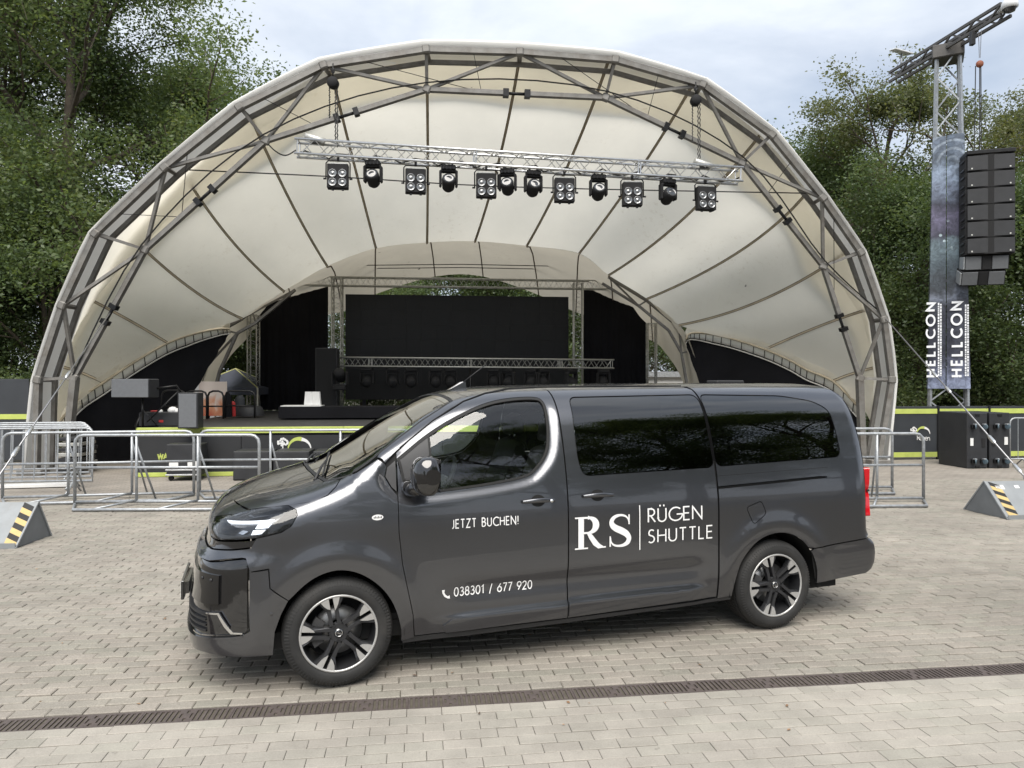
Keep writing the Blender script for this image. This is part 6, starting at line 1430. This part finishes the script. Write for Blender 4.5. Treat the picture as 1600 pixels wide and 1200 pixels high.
    l.new(x3.outputs['Result'], p.inputs['Base Color']); p.inputs['Roughness'].default_value = .5
banner_mat()
zb0, zb1 = at(1480, 607, TWY).z, at(1476, 218, TWY).z
def ban_x(f): return .56 - .22 * f
for fx, nm in ((0, 'left'), (1, 'right')):
    rows_ = []
    for k in range(13):
        f = k / 12; z = zb0 + (zb1 - zb0) * f; h_ = leg_at(1, 1, z).x + .06; r_ = []
        for q in range(7):
            g_ = q / 6; 
            if fx == 0: r_.append(Vector((-h_ + (h_ * .86) * g_, -h_ - .02 + .03 * math.sin(g_ * 3.1) * (1 - f) , z)))
            else: r_.append(Vector((h_ * (-.10) + h_ * 1.12 * g_, -h_ - .05 - .05 * math.sin(g_ * math.pi) , z)))
        rows_.append(r_)
    grid_mesh('banner_strip', rows_, MATS['banner'], tw)
# side wraps
for sx in (-1, 1):
    rows_ = []
    for k in range(13):
        f = k / 12; z = zb0 + (zb1 - zb0) * f; h_ = leg_at(1, 1, z).x + .06; rows_.append([Vector((sx * (h_ + .01), -h_ + 2 * h_ * q / 4, z)) for q in range(5)])
    grid_mesh('banner_side', rows_, MATS['banner'], tw)
zt0, zt1 = at(1480, 588, TWY).z, at(1480, 476, TWY).z
for xc, hh in ((-.43, .18), (.16, .215)):
    # vertical word, reading upwards
    Lw = text_width('HELLCON', hh, .5); k = (zt1 - zt0) / Lw
    g_, _ = text_glyphs('HELLCON', 0, 0, hh, .22, .5, 0, k)
    for ch, st in g_:
        vs = []; fs = []
        for q, (v, f) in enumerate(st):
            b0 = len(vs); vs += [(xc - c2_ + .12, -(leg_at(1, 1, zt0).x + .06) - .10 - .0006 * q, zt0 + a) for a, c2_ in v]; fs += [tuple(i + b0 for i in qd) for qd in f]
        me = bpy.data.meshes.new('letter'); me.from_pydata(vs, [], fs); me.materials.append(MATS['banner_white']); link('letter', me, tw)
    for q in range(2):
        bb = MB(); zz_ = zt0
        while zz_ < zt1 - .05:
            ll = random.uniform(.02, .07); bb.add([(xc + .19 + q * .05, -(leg_at(1, 1, zt0).x + .06) - .10, zz_), (xc + .225 + q * .05, -(leg_at(1, 1, zt0).x + .06) - .10, zz_), (xc + .225 + q * .05, -(leg_at(1, 1, zt0).x + .06) - .10, zz_ + ll), (xc + .19 + q * .05, -(leg_at(1, 1, zt0).x + .06) - .10, zz_ + ll)], [(0, 1, 2, 3)]); zz_ += ll + .018
        tag(bb.build('small_print', MATS['banner_white'], tw), kind='stuff')
# cross arm
aL, aR = at(1396, 126, 21.1), at(1572, 24, 17.25); pv = Vector((tb.x, TWY, 0)); Rz = Matrix.Rotation(.50, 4, 'Z'); loc = lambda p: Rz @ (Vector(p) - pv)
aL, aR = loc(aL), loc(aR); zc = (aL.z + aR.z) / 2; aL.z = aR.z = ZB + .12; d = (aR - aL).normalized(); s_ = d.cross(Vector((0, 0, 1))).normalized()
for sy in (-1, 1):
    for z_ in (-.12, .14): MB().bar(aL + s_ * (.13 * sy) + Vector((0, 0, z_)), aR + s_ * (.13 * sy) + Vector((0, 0, z_)), .06, .07).build('arm_chord', MATS['tower_steel'], tw)
    L = (aR - aL).length; m_ = 10
    for k in range(m_): MB().bar(aL + d * (L * k / m_) + s_ * (.13 * sy) + Vector((0, 0, -.12 if k % 2 else .14)), aL + d * (L * (k + 1) / m_) + s_ * (.13 * sy) + Vector((0, 0, .14 if k % 2 else -.12)), .04, .04).build('arm_web', MATS['tower_steel'], tw)
MB().box((0, 0, ZB - .05), (.72, .72, .34), bev=.02).build('arm_head', MATS['tower_steel'], tw)
def add_top(name, p, label, cat): return empty(name, p, 0, label, cat)
Rb = Matrix.Rotation(-.50, 4, 'Z'); wpos = lambda p: Rb @ Vector(p) + pv
p = wpos(aL) + Vector((.12, -.2, .18)); o = add_top('panel_antenna', p, 'flat white panel on a short post at the back end of the tower arm', 'antenna')
MB().tube([(0, 0, 0), (0, 0, .42)], .03, 8).build('post', MATS['galv'], o); b = MB(); b.box((0, 0, .48), (.55, .36, .035), bev=.008, M=Matrix.Rotation(math.radians(16), 4, 'X') @ Matrix.Rotation(math.radians(14), 4, 'Y')); b.build('panel', MATS['white_plastic'], o)
p = wpos(aR) + Vector((0, -.12, .02)); o = add_top('dome_camera', p, 'white dome camera on the front end of the tower arm', 'camera')
MB().lathe([(0, .18), (.10, .17), (.17, .08), (.18, -.02), (.15, -.05)], 20).build('camera_body', MATS['white_plastic'], o); MB().lathe([(.14, -.05), (.11, -.12), (0, -.16)], 18).build('camera_dome', MATS['lens_dark'], o); MB().box((0, .2, .08), (.16, .3, .16), bev=.02).build('camera_bracket', MATS['white_plastic'], o)
# hoist chain and line array
ck = .70; hp = wpos(aL.lerp(aR, .80)); la_top = at(1547, 243, hp.y)
hh = empty('array_hoist', (0, 0, 0), 0, 'chain hoist with orange block carrying the line array', 'hoist'); zk = at(1537, 100, hp.y).z
for dx in (-.03, .04): MB().tube([(hp.x + dx, hp.y, hp.z - .1), (hp.x + dx * .3, hp.y, zk + .15)], .008, 5).build('wire', MATS['cable_steel'], hh)
MB().lathe([(0, .06), (.06, .06), (.085, .02), (.085, -.02), (.06, -.06), (0, -.06)], 16, Matrix.Translation((hp.x, hp.y, zk)) @ Matrix.Rotation(math.pi / 2, 4, 'X')).build('hoist_block', MATS['hoist_orange'], hh)
for dx in (-.10, .0, .03): MB().tube([(hp.x + dx, hp.y, zk - .05), (hp.x + dx * 1.3, hp.y, la_top.z + .05)], .012, 5).build('chain', MATS['cable_black'], hh)
MB().box((hp.x - .18, hp.y, hp.z - .30), (.10, .12, .34), bev=.01).build('motor', MATS['black_box'], hh)
ar = empty('line_array', (at(1545, 300, hp.y).x, hp.y, 0), -.28, 'black line array of stacked loudspeakers hanging from the tower', 'loudspeaker')
zc = la_top.z; wA = 1.06
MB().box((0, .12, zc + .06), (1.05, .6, .10), bev=.015).build('fly_frame', MATS['black_metal'], ar)
for k in range(6):
    hA_ = .405; zc -= hA_; cbn = empty('array_box', (0, 0, zc)); cbn.parent = ar
    MB().prism([(-.53, .42), (-.53, -.10), (-.03, -.17), (.03, -.17), (.53, -.10), (.53, .42)], .006, hA_ - .006).build('cabinet', MATS['black_matt'], cbn)
    for sx in (-1, 1):
        b = MB(); b.box((sx * .275, -.155, hA_ / 2), (.46, .02, hA_ - .05), bev=.006, M=None); q = b.build('grille', MATS['black_box'], cbn); q.location = (0, 0, 0); q.rotation_euler = (0, 0, 0)
        MB().box((sx * .41, -.168, .07), (.035, .008, .035), bev=.002).build('badge', MATS['alu_dull'], cbn)
    for z_ in (.08, .30): MB().box((-.545, .1, z_), (.03, .30, .04), bev=.004).build('rigging', MATS['black_metal'], cbn)
for k in range(2):
    hA_ = .36; zc -= hA_; th_ = math.radians(9 + 11 * k); cbn = empty('array_box', (-.05 - .05 * k, .07 + .13 * k, zc + .01 * k)); cbn.parent = ar; cbn.rotation_euler = (th_, 0, 0)
    MB().prism([(-.46, .42), (-.48, -.05), (.48, -.05), (.46, .42)], .004, hA_ - .004).build('cabinet', MATS['black_matt'], cbn)
    for sx in (-1, 1): MB().box((sx * .29, -.06, hA_ / 2), (.34, .02, hA_ - .04), bev=.005).build('grille', MATS['grille_grey'], cbn)
    MB().box((0, -.058, hA_ / 2), (.18, .018, hA_ - .04), bev=.004).build('horn', MATS['black_matt'], cbn)
    MB().box((-.49, .1, hA_ / 2), (.03, .34, hA_ - .06), bev=.006).build('rigging', MATS['galv'], cbn)
# ------------------------------------------------------------------ trees
def leaf_mat(name, ca, cb, cc):
    m = bpy.data.materials.new(name); m.use_nodes = True; n = m.node_tree.nodes; l = m.node_tree.links; MATS[name] = m; n.remove(n["Principled BSDF"]); out = n["Material Output"]
    g = n.new("ShaderNodeNewGeometry"); cr = n.new("ShaderNodeValToRGB"); e = cr.color_ramp.elements; e[0].color = (*ca, 1); e[1].color = (*cc, 1); k = e.new(.55); k.color = (*cb, 1)
    t = n.new("ShaderNodeTexNoise"); t.inputs['Scale'].default_value = .55; t.inputs['Detail'].default_value = 3; l.new(g.outputs['Position'], t.inputs['Vector'])
    a = n.new("ShaderNodeMath"); a.operation = 'MULTIPLY_ADD'; a.inputs[1].default_value = .55; l.new(g.outputs['Random Per Island'], a.inputs[0])
    r = n.new("ShaderNodeMapRange"); r.inputs['From Min'].default_value = .3; r.inputs['From Max'].default_value = .7; r.inputs['To Min'].default_value = 0; r.inputs['To Max'].default_value = .5; l.new(t.outputs['Fac'], r.inputs['Value'])
    l.new(r.outputs['Result'], a.inputs[2]); l.new(a.outputs[0], cr.inputs['Fac'])
    d = n.new("ShaderNodeBsdfDiffuse"); tr = n.new("ShaderNodeBsdfTranslucent"); gl = n.new("ShaderNodeBsdfGlossy"); gl.inputs['Roughness'].default_value = .45; gl.inputs['Color'].default_value = (.5, .5, .5, 1)
    l.new(cr.outputs['Color'], d.inputs['Color'])
    tc2 = n.new("ShaderNodeMix"); tc2.data_type = 'RGBA'; tc2.blend_type = 'MULTIPLY'; tc2.inputs['Factor'].default_value = 1; l.new(cr.outputs['Color'], tc2.inputs['A']); tc2.inputs['B'].default_value = (1.3, 1.25, .75, 1); l.new(tc2.outputs['Result'], tr.inputs['Color'])
    m1 = n.new("ShaderNodeMixShader"); m1.inputs[0].default_value = .48; l.new(d.outputs[0], m1.inputs[1]); l.new(tr.outputs[0], m1.inputs[2])
    m2 = n.new("ShaderNodeMixShader"); m2.inputs[0].default_value = .05; l.new(m1.outputs[0], m2.inputs[1]); l.new(gl.outputs[0], m2.inputs[2]); l.new(m2.outputs[0], out.inputs['Surface'])
leaf_mat('leaf_bright', (.080, .126, .052), (.120, .170, .065), (.178, .206, .078))
leaf_mat('leaf_dark', (.074, .118, .056), (.112, .162, .068), (.160, .200, .078))
leaf_mat('leaf_olive', (.090, .116, .058), (.126, .150, .068), (.175, .172, .076))
def tree_mesh(seed, H, R, base, nclump, per, leaf, spread, droop=0.0, shape=.62):
    """tapered trunk with limbs and twigs, and leaves in clumps at the twig ends -> (trunk mesh builder, leaf verts, leaf quads)"""
    rnd = random.Random(seed); rg = np.random.default_rng(seed); tb_ = MB(); ends = []
    def branch(p, d, L, r, lvl):
        n = 5; pts = [p]; rs_ = [r]; q = p.copy(); dd = d.copy()
        for k in range(n):
            dd = (dd + Vector((rnd.gauss(0, .13), rnd.gauss(0, .13), rnd.gauss(.05 if lvl < 2 else -droop, .10)))).normalized(); q = q + dd * (L / n); pts.append(q.copy()); rs_.append(r * (1 - .62 * (k + 1) / n))
        tb_.tube(pts, rs_, 7 if lvl < 2 else 4, cap=False)
        if lvl >= 3: ends.append((q.copy(), dd.copy())); ends.append((pts[3].copy(), dd.copy())); return
        m_ = (7, 5, 4)[lvl] if lvl else 0
        for k in range(m_):
            t = rnd.uniform(.35, 1.0); i = min(int(t * n), n - 1); b = pts[i].lerp(pts[i + 1], t * n - i) if i < n else pts[-1]
            ax = dd.orthogonal().normalized(); ax.rotate(Matrix.Rotation(rnd.uniform(0, 6.28), 3, dd)); nd_ = (dd * rnd.uniform(.4, .9) + ax * rnd.uniform(.6, 1.0) + Vector((0, 0, .12))).normalized()
            branch(b, nd_, L * rnd.uniform(.42, .62), r * rnd.uniform(.34, .48), lvl + 1)
        ends.append((q.copy(), dd.copy()))
    # trunk
    pts = [Vector((0, 0, -.3))]; d = Vector((0, 0, 1)); q = pts[0].copy(); n = 9; r0 = H * .020 + .06; rs_ = [r0 * 1.35]
    for k in range(n):
        d = (d + Vector((rnd.gauss(0, .05), rnd.gauss(0, .05), .1))).normalized(); q = q + d * (H * .86 / n); pts.append(q.copy()); rs_.append(r0 * (1 - .85 * (k + 1) / n))
    tb_.tube(pts, rs_, 9, cap=False)
    nl = 17
    for k in range(nl):
        f = base + (1 - base) * (k + .5) / nl; i = min(int(f * n), n - 1); b = pts[i].lerp(pts[i + 1], f * n - i); a = k * 2.4 + rnd.uniform(-.4, .4)
        u = (f - base) / (1 - base); L = R * (math.sin(math.pi * min(1, (u * .86 + .10))) ** shape) * rnd.uniform(.75, 1.15); el = .15 + .85 * u + rnd.uniform(-.1, .15)
        branch(b, Vector((math.cos(a) * math.cos(el), math.sin(a) * math.cos(el), math.sin(el))), max(L, .8), rs_[i] * .50, 1)
    ends.append((pts[-1], d))
    rnd.shuffle(ends); ends = ends[:nclump]; C_ = np.array([tuple(e[0]) for e in ends]); m_ = len(C_)
    idx = np.repeat(np.arange(m_), per); k = len(idx); sz = rg.uniform(.6, 1.25, m_)[idx] * spread
    P = C_[idx] + rg.normal(0, 1, (k, 3)) * np.stack([sz, sz, sz * .62], 1)
    u = rg.normal(0, 1, (k, 3)); u[:, 2] *= .6; u /= np.linalg.norm(u, axis=1)[:, None]; w = np.cross(u, rg.normal(0, 1, (k, 3))); w /= np.linalg.norm(w, axis=1)[:, None]
    s = rg.uniform(.6, 1.3, k)[:, None] * leaf; nrm = np.cross(u, w)
    V = np.stack([P - u * s, P + w * s * .55 + nrm * s * .15, P + u * s, P - w * s * .55 + nrm * s * .15], 1).reshape(-1, 3)
    return tb_, V
def make_tree(seed, H, R, base, nclump, per, leaf, spread, lm, **kw):
    tb_, V = tree_mesh(seed, H, R, base, nclump, per, leaf, spread, **kw); nq = len(V) // 4
    me = bpy.data.meshes.new('crown'); me.vertices.add(len(V)); me.vertices.foreach_set("co", V.astype(np.float32).ravel()); me.loops.add(nq * 4); me.loops.foreach_set("vertex_index", np.arange(nq * 4, dtype=np.int32))
    me.polygons.add(nq); me.polygons.foreach_set("loop_start", np.arange(0, nq * 4, 4, dtype=np.int32)); me.update(calc_edges=True); me.materials.append(MATS[lm])
    tm = bpy.data.meshes.new('trunk'); tm.from_pydata(tb_.v, [], tb_.f); tm.polygons.foreach_set("use_smooth", tb_.sm); tm.materials.append(MATS['bark'])
    return me, tm
VAR = {'big': make_tree(11, 17.5, 6.2, .22, 780, 165, .062, .52, 'leaf_bright'), 'dense': make_tree(23, 13.0, 4.8, .08, 780, 170, .062, .50, 'leaf_dark'),
       'airy': make_tree(37, 14.0, 4.6, .20, 430, 120, .060, .34, 'leaf_olive', shape=.5), 'bush': make_tree(41, 7.5, 3.8, .02, 600, 170, .052, .46, 'leaf_dark'), 'tall': make_tree(53, 18.5, 5.4, .25, 780, 150, .062, .50, 'leaf_dark')}
def plant(kind, x, y, s, rz, label, group, zs=1.0, dz=0.0, matname=None):
    o = empty('broadleaf_tree', (x, y, dz), rz, label, 'tree', group); o.scale = (s, s, s * zs); me, tm = VAR[kind]
    c = link('crown', me, o); t = link('trunk', tm, o); c["kind"] = "stuff"; 
    return o
G1, G2, G3, G4 = 'trees left of the canopy', 'trees right of the canopy', 'greenery behind the stage', 'trees across the square mirrored in the van'
plant('big', -14.2, 24.5, 1.0, .4, 'tallest leafy green tree above the left shoulder of the canopy', G1)
plant('tall', -19.5, 27.5, 1.0, 2.1, 'tall dark tree at the upper left corner', G1)
plant('dense', -14.0, 31.5, 1.18, 1.0, 'dark tree whose crown edge meets the sky beside the canopy', G1)
plant('dense', -17.0, 21.5, .72, 3.3, 'dark bushy tree low at the left edge behind the fence', G1)
plant('bush', -14.2, 22.6, .92, .2, 'dense shrub tree right behind the left arch leg', G1)
plant('bush', -18.2, 23.5, 1.0, 5.0, 'shrub tree at the far left edge', G1)
plant('airy', 13.6, 27.5, .94, .3, 'airy tree with open twigs left of the speaker tower', G2)
plant('airy', 18.8, 27.0, .92, 2.2, 'airy tree with open twigs right of the line array', G2)
plant('dense', 12.4, 30.0, .88, 4.2, 'rounded lower tree beside the right shoulder of the canopy', G2)
plant('bush', 13.2, 23.6, 1.0, 1.2, 'dark shrub tree behind the right arch leg', G2)
plant('bush', 17.2, 23.0, 1.05, 2.9, 'dark shrub tree behind the speaker tower base', G2)
plant('bush', 21.0, 24.5, 1.15, 4.4, 'dark shrub tree at the right edge above the fence', G2)
plant('dense', 17.0, 31.0, .80, .6, 'darker tree filling in behind the line array', G2)
plant('dense', 24.5, 29.0, .9, 3.6, 'tree at the far right edge', G2)
for k, (x, y, s, rz) in enumerate(((-9.6, 30.5, .70, .5), (-6.6, 33.0, .85, 1.6), (-3.6, 33.5, 1.0, 2.6), (-.5, 33.0, 1.0, 3.7), (2.6, 33.5, .95, 4.8), (5.6, 33.5, .85, 5.6), (8.6, 34.0, .75, .9))):
    plant('bush', x, y, s, rz, f'green shrub tree behind the stage, {["leftmost", "second from the left", "third from the left", "middle", "third from the right", "second from the right", "rightmost"][k]} of the row', G3)
for k, (kd, x, y, s, rz) in enumerate((('dense', 11.5, -18, .55, .3), ('big', 15.8, -12.0, 1.0, 1.3), ('tall', 18.5, -8.0, 1.0, 2.3), ('big', 22, -4.0, 1.0, 4.3), ('dense', 3, -24, .6, 5.3), ('dense', -8, -23, .6, .8))):
    plant(kd, x, y, s, rz, f'tree across the square seen only mirrored in the van, {["low one in the front window", "left one in the sliding window", "tall one in the rear window", "last one at the van tail", "low one in the bonnet", "low one left of the bonnet"][k]}', G4)
